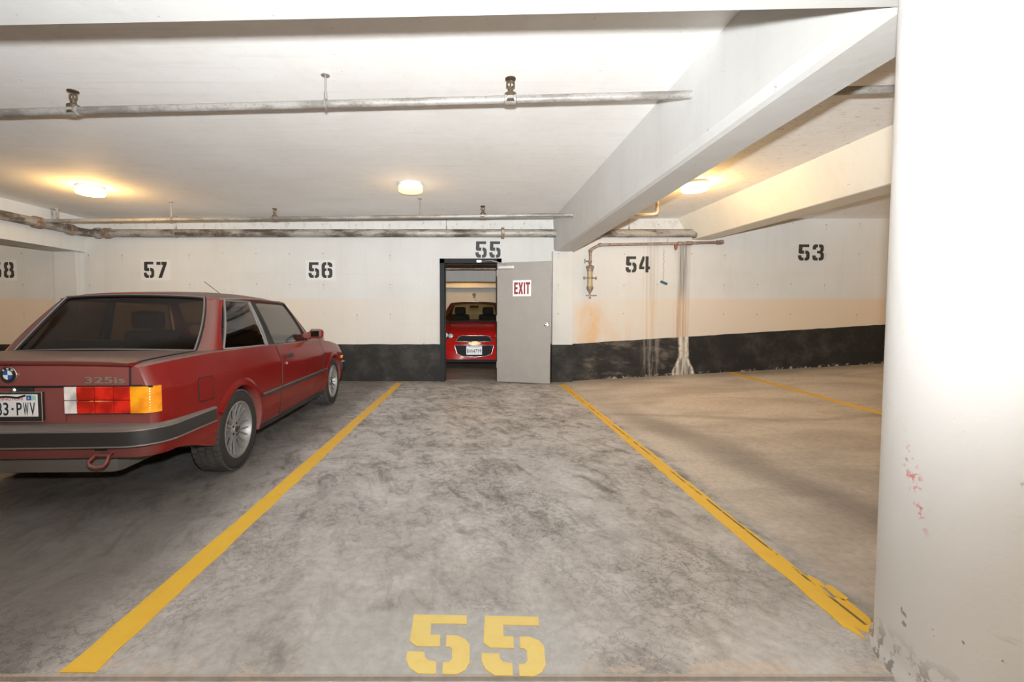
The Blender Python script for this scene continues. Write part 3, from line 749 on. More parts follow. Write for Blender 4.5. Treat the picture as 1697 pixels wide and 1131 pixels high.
# ------------------------------------------------------------------ wheel
def wheel(parent, c, r, w, side, rim_r, spokes, name='wheel'):
    """wheel lying in the car's YZ plane, side = +1 outer face towards +x"""
    c = Vector(c); ax = (side, 0, 0)
    root = empty(name, c); root.parent = parent
    o = (0, 0, 0); h = w / 2
    MB().lathe([(rim_r * .98, -h * .9), (rim_r + .01, -h), (r - .03, -h), (r - .014, -h * .9), (r - .009, -h * .8), (r - .009, h * .8), (r - .014, h * .9), (r - .028, h), (r - .05, h * 1.03), (rim_r + .012, h * .97), (rim_r, h * .9)], o, ax, 56, caps=False).build('tire', M_sidew, root, smooth=30)
    tb = MB()                                            # tread blocks
    for k in range(44):
        a = 2 * math.pi * k / 44
        for j, (x0, x1) in enumerate(((-.92, -.52), (-.44, -.04), (.04, .44), (.52, .92))):
            aa = a + (j % 2) * .07; M = Matrix.Rotation(aa, 4, 'X')
            tb.box(h * x0 * side, h * x1 * side, -.0165, .0165, r - .016, r - (.0 if j in (1, 2) else .003), M=M)
    tb.build('tread', M_tire, root)
    rim = MB().lathe([(rim_r * .97, -h * .8), (rim_r, h * .86), (rim_r + .006, h * .95), (rim_r - .006, h * .98), (rim_r - .016, h * .82), (rim_r - .03, h * .3), (rim_r - .034, -h * .8)], o, ax, 56, caps=False).build('rim', M_rim, root, smooth=30)
    MB().lathe([(rim_r * .93, h * .12), (rim_r * .93, h * .16)], o, ax, 32).build('brake_shade_disc', M_dark, root)  # brake disc, widened near-black to stand in for shade between the spokes
    sx = side
    for k in range(spokes):
        a = 2 * math.pi * k / spokes; M = Matrix.Rotation(a, 4, 'X'); mb = MB()
        for s in (-1, 1):
            mb.loft([[ (sx*(h*.55), s*.006 - .006, .045), (sx*(h*.55), s*.006 + .006, .045), (sx*(h*.66), s*.006 + .0045, .045), (sx*(h*.66), s*.006 - .0045, .045)],
                     [ (sx*(h*.53), s*.012 - .006, rim_r*.55), (sx*(h*.53), s*.012 + .006, rim_r*.55), (sx*(h*.64), s*.012 + .0045, rim_r*.55), (sx*(h*.64), s*.012 - .0045, rim_r*.55)],
                     [ (sx*(h*.66), s*.030 - .006, rim_r - .015), (sx*(h*.66), s*.030 + .006, rim_r - .015), (sx*(h*.80), s*.030 + .0045, rim_r - .015), (sx*(h*.80), s*.030 - .0045, rim_r - .015)]], close=True, capends=True)
        mb.v = [tuple(M @ Vector(p)) for p in mb.v]
        mb.build('spoke', M_rim, rim)
    MB().lathe([(.060, h * .3), (.060, h * .60), (.052, h * .68), (.034, h * .70), (.032, h * .76), (.02, h * .78)], o, ax, 24).build('hub', M_rim, root, smooth=35)
    MB().lathe([(.024, h * .775), (.022, h * .80)], o, ax, 20).build('hub_cap', M_rubber, root)
    for k in range(5):
        a = 2 * math.pi * k / 5
        MB().lathe([(.008, h * .6), (.008, h * .73)], (0, .045 * math.cos(a), .045 * math.sin(a)), ax, 8).build('lug_bolt', M_dark, root)
    return root

def boolean_cut(obj, cutter):
    md = obj.modifiers.new('cut', 'BOOLEAN'); md.operation = 'DIFFERENCE'; md.object = cutter; md.solver = 'EXACT'
    try: md.material_mode = 'INDEX'
    except Exception: pass
    dg = bpy.context.evaluated_depsgraph_get(); me = bpy.data.meshes.new_from_object(obj.evaluated_get(dg))
    old = obj.data; obj.modifiers.clear(); obj.data = me; me.name = old.name
    bpy.data.meshes.remove(old); bpy.data.objects.remove(cutter)

def sharpen(obj, ang):
    bm = bmesh.new(); bm.from_mesh(obj.data)
    for e in bm.edges: e.smooth = len(e.link_faces) == 2 and e.calc_face_angle(0) < R(ang)
    for f in bm.faces: f.smooth = True
    bm.to_mesh(obj.data); bm.free()

# ================================================================== red coupe
coupe = empty('coupe_car', (-2.545, 3.34, 0), R(1.67), 'dusty dark red two-door coupe parked facing the wall beside the yellow line', 'car')
WB = 2.50
Sy  = [-.875, -.865, -.83, -.76, -.6, -.3, .3, 1.2, 1.9, 2.4, 2.8, 3.02, 3.14, 3.18]
Sw  = [.735, .750, .774, .792, .808, .819, .820, .820, .817, .810, .800, .785, .76, .72]
Szs = [.862, .868, .876, .882, .890, .897, .892, .872, .860, .825, .775, .735, .70, .66]
Szt = [.880, .886, .893, .896, .900, .905, .900, .895, .893, .862, .812, .77, .73, .68]
Szb = [.40, .40, .39, .38, .35, .26, .20, .20, .20, .21, .24, .28, .30, .32]
St  = [0, .12, .30, .50, .70, .795, .805, .83, .92, 1.0]
Sm  = [.945, .972, .992, 1.0, .9995, .9975, .993, .984, .953, .925]
def c_w(y): return hermite(Sy, Sw, y)
def c_zs(y): return hermite(Sy, Szs, y)
def c_zt(y): return hermite(Sy, Szt, y)
def c_zb(y): return hermite(Sy, Szb, y)
def c_side(y, z):
    # reference sill height so that the crease runs level along the car
    t = (z - .20) / (c_zs(y) - .20); return c_w(y) * hermite(St, Sm, min(1, max(0, t)))
def c_top(x, y):
    w = .90 * c_w(y); a = min(1, abs(x) / w); return c_zt(y) - (c_zt(y) - c_zs(y) - .006) * a ** 2.2
ys = sorted(set(Sy + [-.85 + .1 * i for i in range(41) if -.85 + .1 * i < 3.17]))
rows = []
for y in ys:
    zs, zb = c_zs(y), c_zb(y); half = [(0, zb), (.55 * c_w(y), zb), (.90 * c_w(y), zb)]
    for t_ in (0, .08, .18, .3, .42, .54, .64, .72, .76, .794, .806, .835, .87, .91, .95, 1):
        z = .20 + (zs - .002 - .20) * t_; z = max(z, zb + .004 + .01 * t_); half.append((c_side(y, z), z))
    for a in (.905, .88, .80, .6, .4, .2): half.append((a * c_w(y), c_top(a * c_w(y), y)))
    half.append((0, c_zt(y)))
    full = [(x, y, z) for x, z in half] + [(-x, y, z) for x, z in half[-2:0:-1]]
    rows.append(full)
bb = MB().loft(rows, close=True, capends=True)
body = bb.build('body', [M_red, M_dark, M_int], coupe)
cut = MB()
for yc in (0, WB):
    for s in (-1, 1):
        prof = [(yc + .335 * math.cos(a), .30 + .335 * math.sin(a)) for a in [math.pi * i / 28 for i in range(29)]] + [(yc - .335, .05), (yc + .335, .05)]
        MB.prism(cut, prof, lambda a, b, d, s=s: (s * (.52 + d), a, b), .6)
cut.mi = [1] * len(cut.f)
co = cut.build('cut', [M_red, M_dark, M_int], coupe)
boolean_cut(body, co)
for p in body.data.polygons:
    c = p.center
    if p.normal.z > .8 and c.z > .8 and -.12 < c.y < 1.72 and abs(c.x) < .66: p.material_index = 2
    elif p.normal.z < -.7 and c.z < .45: p.material_index = 1
sharpen(body, 32)

def side_patch(name, outline, off, mat, parent, t=.004, s=1, smooth=30):
    """panel following the body side inside a (y, z) quad strip: outline = (lower polyline, upper polyline)"""
    lo, hi = outline; n = 10; rows = []
    for (ya, za), (yb, zb_) in zip(lo, hi):
        rows.append([(s * (c_side(ya + (yb - ya) * k / n, za + (zb_ - za) * k / n) + off), ya + (yb - ya) * k / n, za + (zb_ - za) * k / n) for k in range(n + 1)])
    return MB().thick(rows, t).build(name, mat, parent, smooth=smooth)
def side_line(path, w, off, s=1):
    """thin ribbon along the body side"""
    mb = MB(); pts = [Vector((s * (c_side(y, z) + off), y, z)) for y, z in path]
    return mb.tube(pts, w / 2, 5)
def lerp_path(pts, n=8):
    out = []
    for (a, b), (c, d) in zip(pts, pts[1:]):
        for i in range(n): out.append((a + (c - a) * i / n, b + (d - b) * i / n))
    return out + [pts[-1]]
for s in (1, -1):
    # door skin, proud of the body with a dark gap around it
    dl = [(.765, .262), (.9, .262), (1.2, .262), (1.5, .262), (1.8, .262), (1.93, .262), (2.00, .34)]
    dh = [(.785, .872), (.9, .871), (1.2, .866), (1.5, .860), (1.8, .855), (1.97, .852), (2.06, .848)]
    d_ = side_patch('door', (dl, dh), .0035, M_red, coupe, s=s)
    gap = lerp_path([(.775, .875), (.760, .60), (.757, .40), (.757, .254), (1.93, .254), (2.005, .34), (2.04, .55), (2.07, .85)])
    side_line(gap, .007, .001, s).build('gap_seal', M_dark, d_)
    side_patch('door_handle', ([(.90, .757), (.98, .757), (1.05, .757)], [(.90, .787), (.98, .787), (1.05, .787)]), .022, M_rubber, d_, t=.02, s=s)
    MB().lathe([(.012, 0), (.012, .012), (.006, .014)], (s * c_side(.87, .705), .872, .705), (s, 0, 0), 12).build('door_lock', M_alu, d_)
    # mouldings along the flank
    for a, b in ((.345, .752), (.768, 1.99), (2.03, 2.145)):
        k = 6; pl = [a + (b - a) * i / k for i in range(k + 1)]
        m_ = side_patch('side_moulding', ([(y, .478) for y in pl], [(y, .512) for y in pl]), .014, M_plast, coupe, t=.012, s=s)
        side_patch('moulding_insert', ([(y, .503) for y in pl], [(y, .511) for y in pl]), .0165, M_trimgrey, m_, t=.003, s=s)
    pl = [.34 + i * (2.17 - .34) / 12 for i in range(13)]
    side_patch('sill', ([(y, .205) for y in pl], [(y, .252) for y in pl]), .006, M_plast, coupe, s=s)
    # wheel arch lips
    for yc in (0, WB):
        rws = []
        for i in range(33):
            a = R(-14) + R(162) * i / 32; row = []
            if yc: a = R(-10) + (R(200)) * i / 32
            for rr, of in ((.322, -.05), (.326, .004), (.334, .013), (.350, .014), (.372, .007), (.395, -.004)):
                yy = yc + rr * math.cos(a); zz = .30 + rr * math.sin(a); row.append((s * (c_side(yy, max(.22, zz)) + of), yy, zz))
            rws.append(row)
        MB().thick(rws, .003).build('wheel_arch', M_red, coupe, smooth=40)
# fuel flap
fo = [(-.535, .62), (-.535, .742), (-.522, .756), (-.392, .756), (-.378, .742), (-.378, .62), (-.392, .606), (-.522, .606), (-.535, .62)]
ff = side_patch('fuel_flap', ([(-.53, .613), (-.45, .608), (-.383, .613)], [(-.53, .749), (-.45, .754), (-.383, .749)]), .003, M_red, coupe)
side_line(lerp_path(fo, 3), .006, .0015).build('gap_seal', M_dark, ff)

# shoulder line and rear panel seams
# greenhouse --------------------------------------------------------
def seg(a, b, n=8): a = Vector(a); b = Vector(b); return [a + (b - a) * i / n for i in range(n + 1)]
def bez(a, b, c, n=10):
    a, b, c = Vector(a), Vector(b), Vector(c); return [a * (1-t)**2 + b * 2*t*(1-t) + c * t*t for t in [i / n for i in range(n + 1)]]
BW = .742     # half width at the belt
def gx(y, z):
    """half width of the side glass plane"""
    k = (z - .89) / (1.27 - .89); return BW - .005 + (.605 - BW) * k - max(0, y - 1.3) * .03
def belt(y): return .908 - .032 * max(0, min(1, y / 1.7))
cab = coupe
# roof panel
rr = []
for i in range(19):
    t = i / 18; y = .105 + (1.45 - .105) * t
    w = .515 + .075 * math.sin(math.pi * min(1, .16 + t * .74)); zc = 1.30 + .055 * math.sin(math.pi * (.10 + .80 * t)) ** .8
    row = []
    for j in range(-8, 9):
        a = j / 8; yy = y + (.03 * (1 - a*a) * (-1 if t < .5 else 1) * abs(1 - 2*t))
        row.append((a * w, yy, zc - .040 * abs(a) ** 3 - .006 * a * a))
    rr.append(row)
MB().thick(rr, .012).build('roof', M_red, coupe, smooth=40)
def roof_edge(t):
    i = t * 18; k = int(min(17, i)); f = i - k; a = Vector(rr[k][16]); b = Vector(rr[k+1][16]); return a + (b - a) * f
for s in (1, -1):
    def mir(rows): return [[(s * p[0], p[1], p[2]) for p in r_] for r_ in rows]
    # C-pillar: from rear glass edge round to the quarter window edge
    e0 = bez((.615, -.205, .898), (.60, -.02, 1.10), (.515, .115, 1.285)); e2 = bez((gx(-.085, .90) , -.085, .902), (gx(.06, 1.1), .02, 1.10), (gx(.2, 1.268), .20, 1.268))
    cp = []
    for q in range(9):
        u = q / 8; cp.append([a * (1-u)**2 + ((a + b) / 2 + Vector((.075, -.055, .01)) * (1 - .5 * i / 10)) * 2*u*(1-u) + b * u*u for i, (a, b) in enumerate(zip(e0, e2))])
    MB().thick(mir(cp), .01).build('c_pillar', M_red, coupe, smooth=60)
    # lower corner between pillar and deck
    # header rail
    top = [roof_edge(t) for t in [i / 12 for i in range(13)]]
    bot = [Vector((gx(.2 + 1.25 * i / 12, 1.268), .20 + 1.25 * i / 12, 1.272 - .004 * abs(i - 6) / 6)) for i in range(13)]
    mid = [(a + b) / 2 + Vector((.012, 0, .004)) for a, b in zip(top, bot)]
    MB().thick(mir([top, mid, bot]), .01).build('roof_rail', M_red, coupe, smooth=50)
    MB().tube([(s * (p.x + .006), p.y, p.z) for p in mid], .007, 6).build('drip_moulding', M_trimgrey, coupe)
    # B-pillar
    b0 = [(gx(.67, .885) + .002, .672, .885), (gx(.6, 1.275) + .002, .622, 1.275)]; b1 = [(gx(.79, .885) + .004, .80, .883), (gx(.7, 1.275) + .004, .705, 1.275)]
    MB().thick(mir([seg(*b0), [(p + q) / 2 + Vector((.004, 0, 0)) for p, q in zip(seg(*b0), seg(*b1))], seg(*b1)]), .012).build('b_pillar', M_rubber, coupe, smooth=40)
    # A-pillar
    a0 = bez((gx(1.74, .87), 1.74, .868), (gx(1.6, 1.1), 1.635, 1.08), (gx(1.42, 1.268), 1.445, 1.268)); a1 = bez((.675, 1.99, .872), (.64, 1.76, 1.09), (.53, 1.47, 1.296))
    MB().thick(mir([a0, [(p + q) / 2 + Vector((.012, .0, .006)) for p, q in zip(a0, a1)], a1]), .012).build('a_pillar', M_red, coupe, smooth=40)
    # belt panel closing the body shoulder to the glass
    bl = [(c_w(y) * .905, y, c_top(c_w(y) * .905, y) - .004) for y in [-.35 + 2.35 * i / 20 for i in range(21)]]
    bu = [(gx(y, belt(y)) + .003, y, belt(y) - .002) if y > -.08 else (.60 + (gx(-.08, .9) - .60) * max(0, (y + .35) / .27), y, .905) for y in [-.35 + 2.35 * i / 20 for i in range(21)]]
    MB().thick(mir([bl, bu]), .006).build('shoulder_panel', M_red, coupe, smooth=40)
    # side glass
    for nm, q in (('quarter_window', [(-.075, .905), (.665, .886), (.625, 1.270), (.205, 1.268)]), ('door_window', [(.80, .884), (1.735, .868), (1.435, 1.266), (.705, 1.272)])):
        (ya, za), (yb, zb_), (yc_, zc_), (yd, zd) = q; R_ = []
        for i in range(9):
            t = i / 8; R_.append([Vector((gx(ya + (yd - ya) * u, 0 + za + (zd - za) * u) * (1 - t) + gx(yb + (yc_ - yb) * u, zb_ + (zc_ - zb_) * u) * t - .006 + .010 * math.sin(math.pi * u), (ya + (yd - ya) * u) * (1 - t) + (yb + (yc_ - yb) * u) * t, (za + (zd - za) * u) * (1 - t) + (zb_ + (zc_ - zb_) * u) * t)) for u in [j / 8 for j in range(9)]])
        g = MB().thick(mir(R_), .004).build(nm, M_glass_d if nm == 'quarter_window' else M_glass, coupe, smooth=60)
        edge = [r_[0] for r_ in R_] + [p for p in R_[-1]] + [r_[-1] for r_ in R_[::-1]] + [p for p in R_[0][::-1]]
        MB().tube([(s * (p.x + .006), p.y, p.z) for p in edge], .0095 if nm == 'quarter_window' else .008, 6, caps=False).build('window_trim', M_trimgrey if nm == 'quarter_window' else M_rubber, g)
    MB().tube([(s * (gx(y, belt(y)) + .008), y, belt(y) - .014) for y in [-.06 + 1.85 * i / 14 for i in range(15)]], .007, 6).build('belt_trim', M_trimgrey, coupe)
# rear window
def rearglass(inset=0):
    rows = []
    for i in range(13):
        u = i / 12; row = []
        for j in range(-8, 9):
            a = j / 8; xb, xt = .612 - inset, .513 - inset
            e = bez((xb, -.205, .902), (.588 - inset, -.02, 1.10), (xt, .112, 1.282), 12)[i]
            dy = -.085 * (1 - a * a) * (1 - u * .65)
            row.append(Vector((a * e.x, e.y + dy, e.z + .016 * (1 - a * a))))
        rows.append(row)
    return rows
rg = rearglass(.006)
g = MB().thick(rg, .004).build('rear_window', M_glass_d, coupe, smooth=60)
edge = rg[0] + [r_[-1] for r_ in rg] + rg[-1][::-1] + [r_[0] for r_ in rg[::-1]]
MB().tube([p + Vector((0, -.004, .004)) for p in edge], .011, 6, caps=False).build('window_seal', M_rubber, g)
MB().tube([p + Vector((0, -.012, .009)) for p in [r_[-1] for r_ in rg] + rg[-1][::-1] + [r_[0] for r_ in rg[::-1]]], .005, 6).build('window_trim', M_trimgrey, g)
MB().tube([p + Vector((0, -.014, .006)) for p in rg[0]], .004, 6).build('window_trim', M_trimgrey, g)
# windscreen
ws = []
for i in range(9):
    u = i / 8; row = []
    for j in range(-8, 9):
        a = j / 8; e = bez((.675, 1.985, .872), (.64, 1.755, 1.09), (.53, 1.465, 1.293), 8)[i]
        row.append(Vector((a * e.x, e.y + .11 * (1 - a*a) * (1 - u * .6), e.z + .018 * (1 - a * a))))
    ws.append(row)
g = MB().thick(ws, .004).build('windscreen', M_glass, coupe, smooth=60)
edge = ws[0] + [r_[-1] for r_ in ws] + ws[-1][::-1] + [r_[0] for r_ in ws[::-1]]
MB().tube(edge, .009, 6, caps=False).build('window_seal', M_rubber, g)

# trunk lid with rear drop, lip spoiler
def lid_prof(x):
    pr = [(-.255 - .02 * (1 - (x / .62) ** 2), None), (-.45, None), (-.65, None), (-.80, None), (-.862, None), (-.880, .882), (-.886, .86), (-.889, .80), (-.890, .768), (-.872, .766)]
    return [Vector((x, y, (c_top(x, y) + .007) if z is None else z)) for y, z in pr]
lid = MB().loft([lid_prof(-.635 + 1.27 * i / 20) for i in range(21)]).build('trunk_lid', M_red, coupe, smooth=35)
gp = MB()
for s in (1, -1):
    gp.tube([(s * .641, y, c_top(.641, y) + .003) for y in (-.28, -.5, -.7, -.80, -.862)] + [(s * .641, -.882, .875), (s * .641, -.885, .80), (s * .641, -.885, .765)], .0045, 5)
gp.tube([(x, -.885, .762) for x in (-.76, -.4, 0, .4, .76)], .005, 5)
gp.build('gap_seal', M_dark, lid)
sp = []
for i in range(25):
    x = -.655 + 1.31 * i / 24; k = 1 - max(0, abs(x) - .56) / .095 * .75; b = c_top(min(.63, abs(x)), -.84) + .006
    sp.append([(x, -.80, b - .002), (x, -.85, b + .006 * k), (x, -.905, b + .014 * k), (x, -.915, b + .008 * k), (x, -.908, b - .004), (x, -.885, b - .022), (x, -.86, b - .024)])
MB().loft(sp, close=True, capends=True).build('lip_spoiler', M_red, lid, smooth=40)
text_obj('model_badge', '325is', .048, face_M((.512, -.8905, .798), (1, 0, 0), (0, 0, 1)), plain('badge_silver', (.34, .27, .23), .35, .5), lid, width=.215, bold=.0012, t=.003)
# round emblem: black ring, quartered blue and white disc
em = MB().lathe([(.046, 0), (.046, .004), (.043, .006), (.041, .006)], (.003, -.889, .828), (0, -1, 0), 32).build('emblem', M_chrome, lid)
MB().lathe([(.042, .0), (.042, .0068)], (.003, -.889, .828), (0, -1, 0), 32).build('emblem_ring', M_rubber, em)
for q in range(4):
    pts = [(0, 0)] + [(.025 * math.cos(R(90 * q + a)), .025 * math.sin(R(90 * q + a))) for a in range(0, 91, 15)]
    MB().prism(pts, lambda a, b, d: (.003 + a, -.8955 - d, .828 + b), .0012).build('emblem_quarter', M_blue if q in (1, 3) else M_white, em)
for ch, dx, dz, rt in (('B', -.022, .026, 38), ('M', 0, .0335, 0), ('W', .022, .026, -38)):
    Mq = face_M((.003 + dx, -.8957, .828 + dz), (math.cos(R(rt)), 0, math.sin(R(rt))), (-math.sin(R(rt)), 0, math.cos(R(rt))))
    text_obj('emblem_letter', ch, .014, Mq, M_white, em, bold=.0004, t=.0008)
# lock knob and key cover
MB().lathe([(.016, 0), (.016, .012), (.010, .018), (.006, .02)], (.03, -.888, .745), (0, -1, 0), 16).build('trunk_lock', M_chrome, lid)
MB().bbox(.04, .125, -.893, -.87, .733, .757, .004).build('lock_cover', M_rubber, lid)
# plate recess panel, licence plate
MB().prism([(-.285, .565), (.285, .565), (.30, .755), (-.30, .755)], lambda a, b, d: (a, -.879 + d, b), .006).build('plate_panel', M_red, coupe)
pf = MB().bbox(-.172, .182, -.903, -.882, .575, .735, .006).build('license_plate', M_rubber, coupe)
MB().tube([(-.172, -.9, .735), (.182, -.9, .735), (.182, -.9, .575), (-.172, -.9, .575), (-.172, -.9, .735)], .004, 6).build('plate_frame', M_chrome, pf)
MB().bbox(-.135, .162, -.9055, -.895, .602, .724, .003).build('plate_sheet', M_plate, pf)
FP = lambda x, z: face_M((x, -.9057, z), (1, 0, 0), (0, 0, 1))
plate_text('plate_number', '783-PWV', -.092, .153, .072, FP(0, .645), M_ink, pf)
text_obj('plate_state', 'WASHINGTON', .026, FP(-.01, .7), M_inkred, pf, width=.19, t=.001)
MB().box(.105, .130, -.9067, -.905, .692, .718).build('plate_sticker', M_blue, pf); MB().box(.131, .155, -.9067, -.905, .692, .718).build('plate_sticker', plain('sticker_green', (.35, .6, .5), .5), pf)
text_obj('sticker_digit', '6', .018, FP(.1175, .705) @ Matrix.Translation((0, 0, .001)), M_white, pf, t=.0008)
MB().tube([(-.12, -.9062, .719), (-.06, -.9062, .708), (0, -.9062, .712), (.06, -.9062, .706), (.1, -.9062, .718)], .006, 6).build('plate_bracket', M_rubber, pf)
# tail lights
for s in (1, -1):
    tl = empty('tail_light', (0, 0, 0)); tl.parent = coupe
    MB().box(s * .288, s * .70, -.884, -.85, .609, .769).build('housing', M_rubber, tl)
    for a, b, mt in ((.297, .360, M_len_w), (.363, .456, M_len_r), (.459, .557, M_len_r), (.560, .645, M_len_r)):
        for z0, z1 in ((.616, .686), (.689, .762)):
            x0, x1 = sorted((s * a, s * b))
            MB().bbox(x0, x1, -.900, -.878, z0, z1, .0035).build('lens', mt, tl)
    rows = []
    for z in (.616, .64, .69, .74, .762):
        rows.append([(s * x, y, z) for x, y in ((.648, -.880), (.648, -.899), (.70, -.899), (.735, -.892), (.757, -.876), (.769, -.855), (.776, -.835), (.755, -.825))])
    MB().loft(rows, capends=True).build('amber_lens', M_len_a, tl, smooth=45)
# bumpers
def sweep(path, prof, name, mat, parent, smooth=35):
    pts = [Vector((x, y, 0)) for x, y in path]; rows = []
    for i, p in enumerate(pts):
        d = (pts[min(i+1, len(pts)-1)] - pts[max(0, i-1)]).normalized(); nrm = Vector((d.y, -d.x, 0))
        rows.append([p + nrm * o + Vector((0, 0, z)) for o, z in prof])
    return MB().loft(rows, close=True, capends=True).build(name, mat, parent, smooth=smooth)
def bpath(yr, w, c, yend, n=7):
    r = [(w, yend), (w, (yend + yr + c) / 2)] + [(w - c * (1 - math.cos(a)), yr + c * (1 - math.sin(a))) for a in [R(90) * i / n for i in range(n + 1)]]
    r += [(w - c - .12, yr - .004)]
    return r + [(0, yr - .012)] + [(-x, y) for x, y in r[::-1]]
bp_ = [(x, y) for x, y in bpath(-.985, .828, .20, -.365)]
# path runs right side -> back -> left; offsets are measured inwards from it
bum = sweep(bp_, [(.16, .560), (.016, .552), (0, .540), (0, .455), (.012, .444), (.09, .442)], 'rear_bumper', M_plast, coupe)
sweep(bp_, [(.012, .547), (-.003, .5415), (-.003, .534), (.010, .532)], 'bumper_trim', M_trimgrey, bum)
sweep(bp_, [(.010, .459), (-.003, .4575), (-.003, .4505), (.010, .449)], 'bumper_trim', M_trimgrey, bum)
vp = bpath(-.925, .80, .16, -.33)
sweep(vp, [(.03, .46), (0, .45), (.008, .40), (.022, .374), (.05, .372)], 'rear_valance', M_red, coupe)
MB().box(.475, .535, -.932, -.87, .420, .433).build('valance_slot', M_dark, coupe)
# tow hook
th = MB().tube([(.49, -.90, .405), (.49, -.94, .40), (.475, -.975, .372), (.49, -.985, .352), (.525, -.988, .345), (.56, -.985, .352), (.572, -.975, .372), (.56, -.94, .40), (.56, -.90, .405)], .0095, 8)
th.box(.485, .565, -.95, -.92, .395, .408)
th.build('tow_hook', M_red, coupe, smooth=50)
fb = [(-x, y) for x, y in [(w_, -y_) for w_, y_ in bpath(-3.20, .822, .22, -2.88)]]
sweep(fb, [(.10, .53), (.012, .518), (0, .51), (0, .42), (.012, .41), (.09, .405)], 'front_bumper', M_plast, coupe)
# underside: tank, silencer, axle
MB().bbox(-.42, .50, -.80, -.25, .245, .42, .05).build('fuel_tank', M_under, coupe, smooth=40)
MB().tube([(-.25, -.96, .30), (-.25, -.80, .30), (-.28, -.75, .30)], .026, 12).tube([(-.62, -.62, .28), (-.38, -.62, .28)], .07, 14).build('exhaust', M_under, coupe, smooth=50)
for y_ in (0, WB): MB().tube([(-.6, y_, .30), (.6, y_, .30)], .03, 10).build('axle', M_dark, coupe)
# wheels
for yc in (0, WB):
    for s in (1, -1): wheel(coupe, (s * .70, yc, .302), .30, .20, s, .203, 10)
# mirror, antenna
for s in (1, -1):
    mr = MB()
    secs = []
    for x, k in ((.69, .75), (.735, .7), (.765, .85), (.79, 1.0), (.88, 1.0), (.905, .86), (.915, .6)):
        secs.append([(s * x, 1.70 + .045 * k * math.cos(a) * 1.15, .948 + .052 * k * (abs(math.sin(a)) ** .7) * (1 if math.sin(a) >= 0 else -1) + (.0 if x > .77 else -.022)) for a in [2*math.pi*i/16 for i in range(16)]])
    mo = mr.loft(secs, close=True, capends=True).build('door_mirror', M_red, coupe, smooth=45)
    MB().bbox(min(s * .798, s * .893), max(s * .798, s * .893), 1.640, 1.655, .915, .982, .006).build('mirror_glass', plain('mirror_glass', (.35, .36, .36), .05, 1), mo)
MB().tube([(.0, 1.33, 1.343), (.02, 1.30, 1.36), (.0, 1.03, 1.472)], .0028, 6).lathe([(.014, 0), (.006, .02)], (0, 1.33, 1.338), (0, 0, 1), 10).build('antenna', M_rubber, coupe)
# cabin: seats, headrests, wheel, mirror
for s in (1, -1):
    st = MB().bbox(s*.36 - .22, s*.36 + .22, .74, .88, .55, 1.02, .05).build('seat', M_seat, coupe, smooth=60)
    MB().bbox(s*.36 - .13, s*.36 + .13, .72, .82, 1.03, 1.19, .04).tube([(s*.36 - .05, .78, 1.0), (s*.36 - .05, .78, 1.06)], .008).tube([(s*.36 + .05, .78, 1.0), (s*.36 + .05, .78, 1.06)], .008).build('headrest', M_seat, st, smooth=60)
MB().bbox(-.60, .60, .02, .16, .80, .965, .04).build('rear_bench', M_seat, coupe, smooth=60)
MB().bbox(-.62, .62, 1.58, 1.92, .80, .935, .04).build('dashboard', M_int, coupe, smooth=60)
swp = [(-.36 + .185 * math.cos(a), 1.42 + .07 * math.sin(a), .90 + .17 * math.sin(a)) for a in [2*math.pi*i/24 for i in range(25)]]
MB().tube(swp, .014, 8, caps=False).tube([(-.36, 1.44, .90), (-.36, 1.64, .84)], .03, 8).tube([(-.54, 1.42, .9), (-.18, 1.42, .9)], .012, 6).build('steering_wheel', M_seat, coupe, smooth=60)
MB().bbox(-.12, .12, 1.50, 1.53, 1.185, 1.245, .012).tube([(0, 1.52, 1.23), (0, 1.53, 1.30)], .01).build('rear_view_mirror', M_seat, coupe, smooth=60)
# small flasher on the front wing
MB().bbox(.792, .812, 2.90, 2.96, .56, .60, .004).build('side_marker', M_len_a, coupe)

# ================================================================== room beyond the door
FY = 17.0
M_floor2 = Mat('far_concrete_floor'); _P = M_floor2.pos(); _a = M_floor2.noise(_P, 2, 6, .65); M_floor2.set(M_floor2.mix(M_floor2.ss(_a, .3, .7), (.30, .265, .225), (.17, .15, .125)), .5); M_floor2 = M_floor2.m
struct(MB().loft([[(x, y, 0) for x in (-7, -3, 0, 3, 7)] for y in (WY + .2, 10, 13, FY + .1)]).build('floor_far_room', M_floor2), 'concrete floor of the garage beyond the door')
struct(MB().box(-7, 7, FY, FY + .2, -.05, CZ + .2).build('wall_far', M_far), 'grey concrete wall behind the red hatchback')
struct(MB().box(-7, 7, WY + .2, FY + .2, CZ, CZ + .2).build('ceiling_far_room', M_ceil), 'ceiling of the garage beyond the door')
for s, nm in ((-1, 'wall_far_left'), (1, 'wall_far_right')):
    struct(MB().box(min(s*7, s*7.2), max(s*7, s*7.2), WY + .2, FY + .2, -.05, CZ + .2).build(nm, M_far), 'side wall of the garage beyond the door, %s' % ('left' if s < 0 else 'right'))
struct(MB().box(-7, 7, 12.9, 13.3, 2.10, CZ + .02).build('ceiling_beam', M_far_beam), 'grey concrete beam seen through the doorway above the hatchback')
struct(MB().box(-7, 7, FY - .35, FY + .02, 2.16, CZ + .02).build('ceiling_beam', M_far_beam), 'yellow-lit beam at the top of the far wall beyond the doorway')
text_obj('stall_number', '9', .24, face_M((.015, FY - .001, 1.885), (1, 0, 0), (0, 0, 1)), M_black, bpy.data.objects['wall_far'], bold=.013, t=.003)
tag(bpy.data.objects['stall_number'], None)
t = empty('water_pipe', (0, 0, 0), 0, 'brown pipe under the ceiling of the room beyond the door', 'pipe')
MB().tube([(-6, 11.6, 2.335), (6, 11.6, 2.335)], .03, 12).build('pipe_run', M_rust, t, smooth=50)
sprinkler(t, (.0, 11.6, 2.35), h=.11)
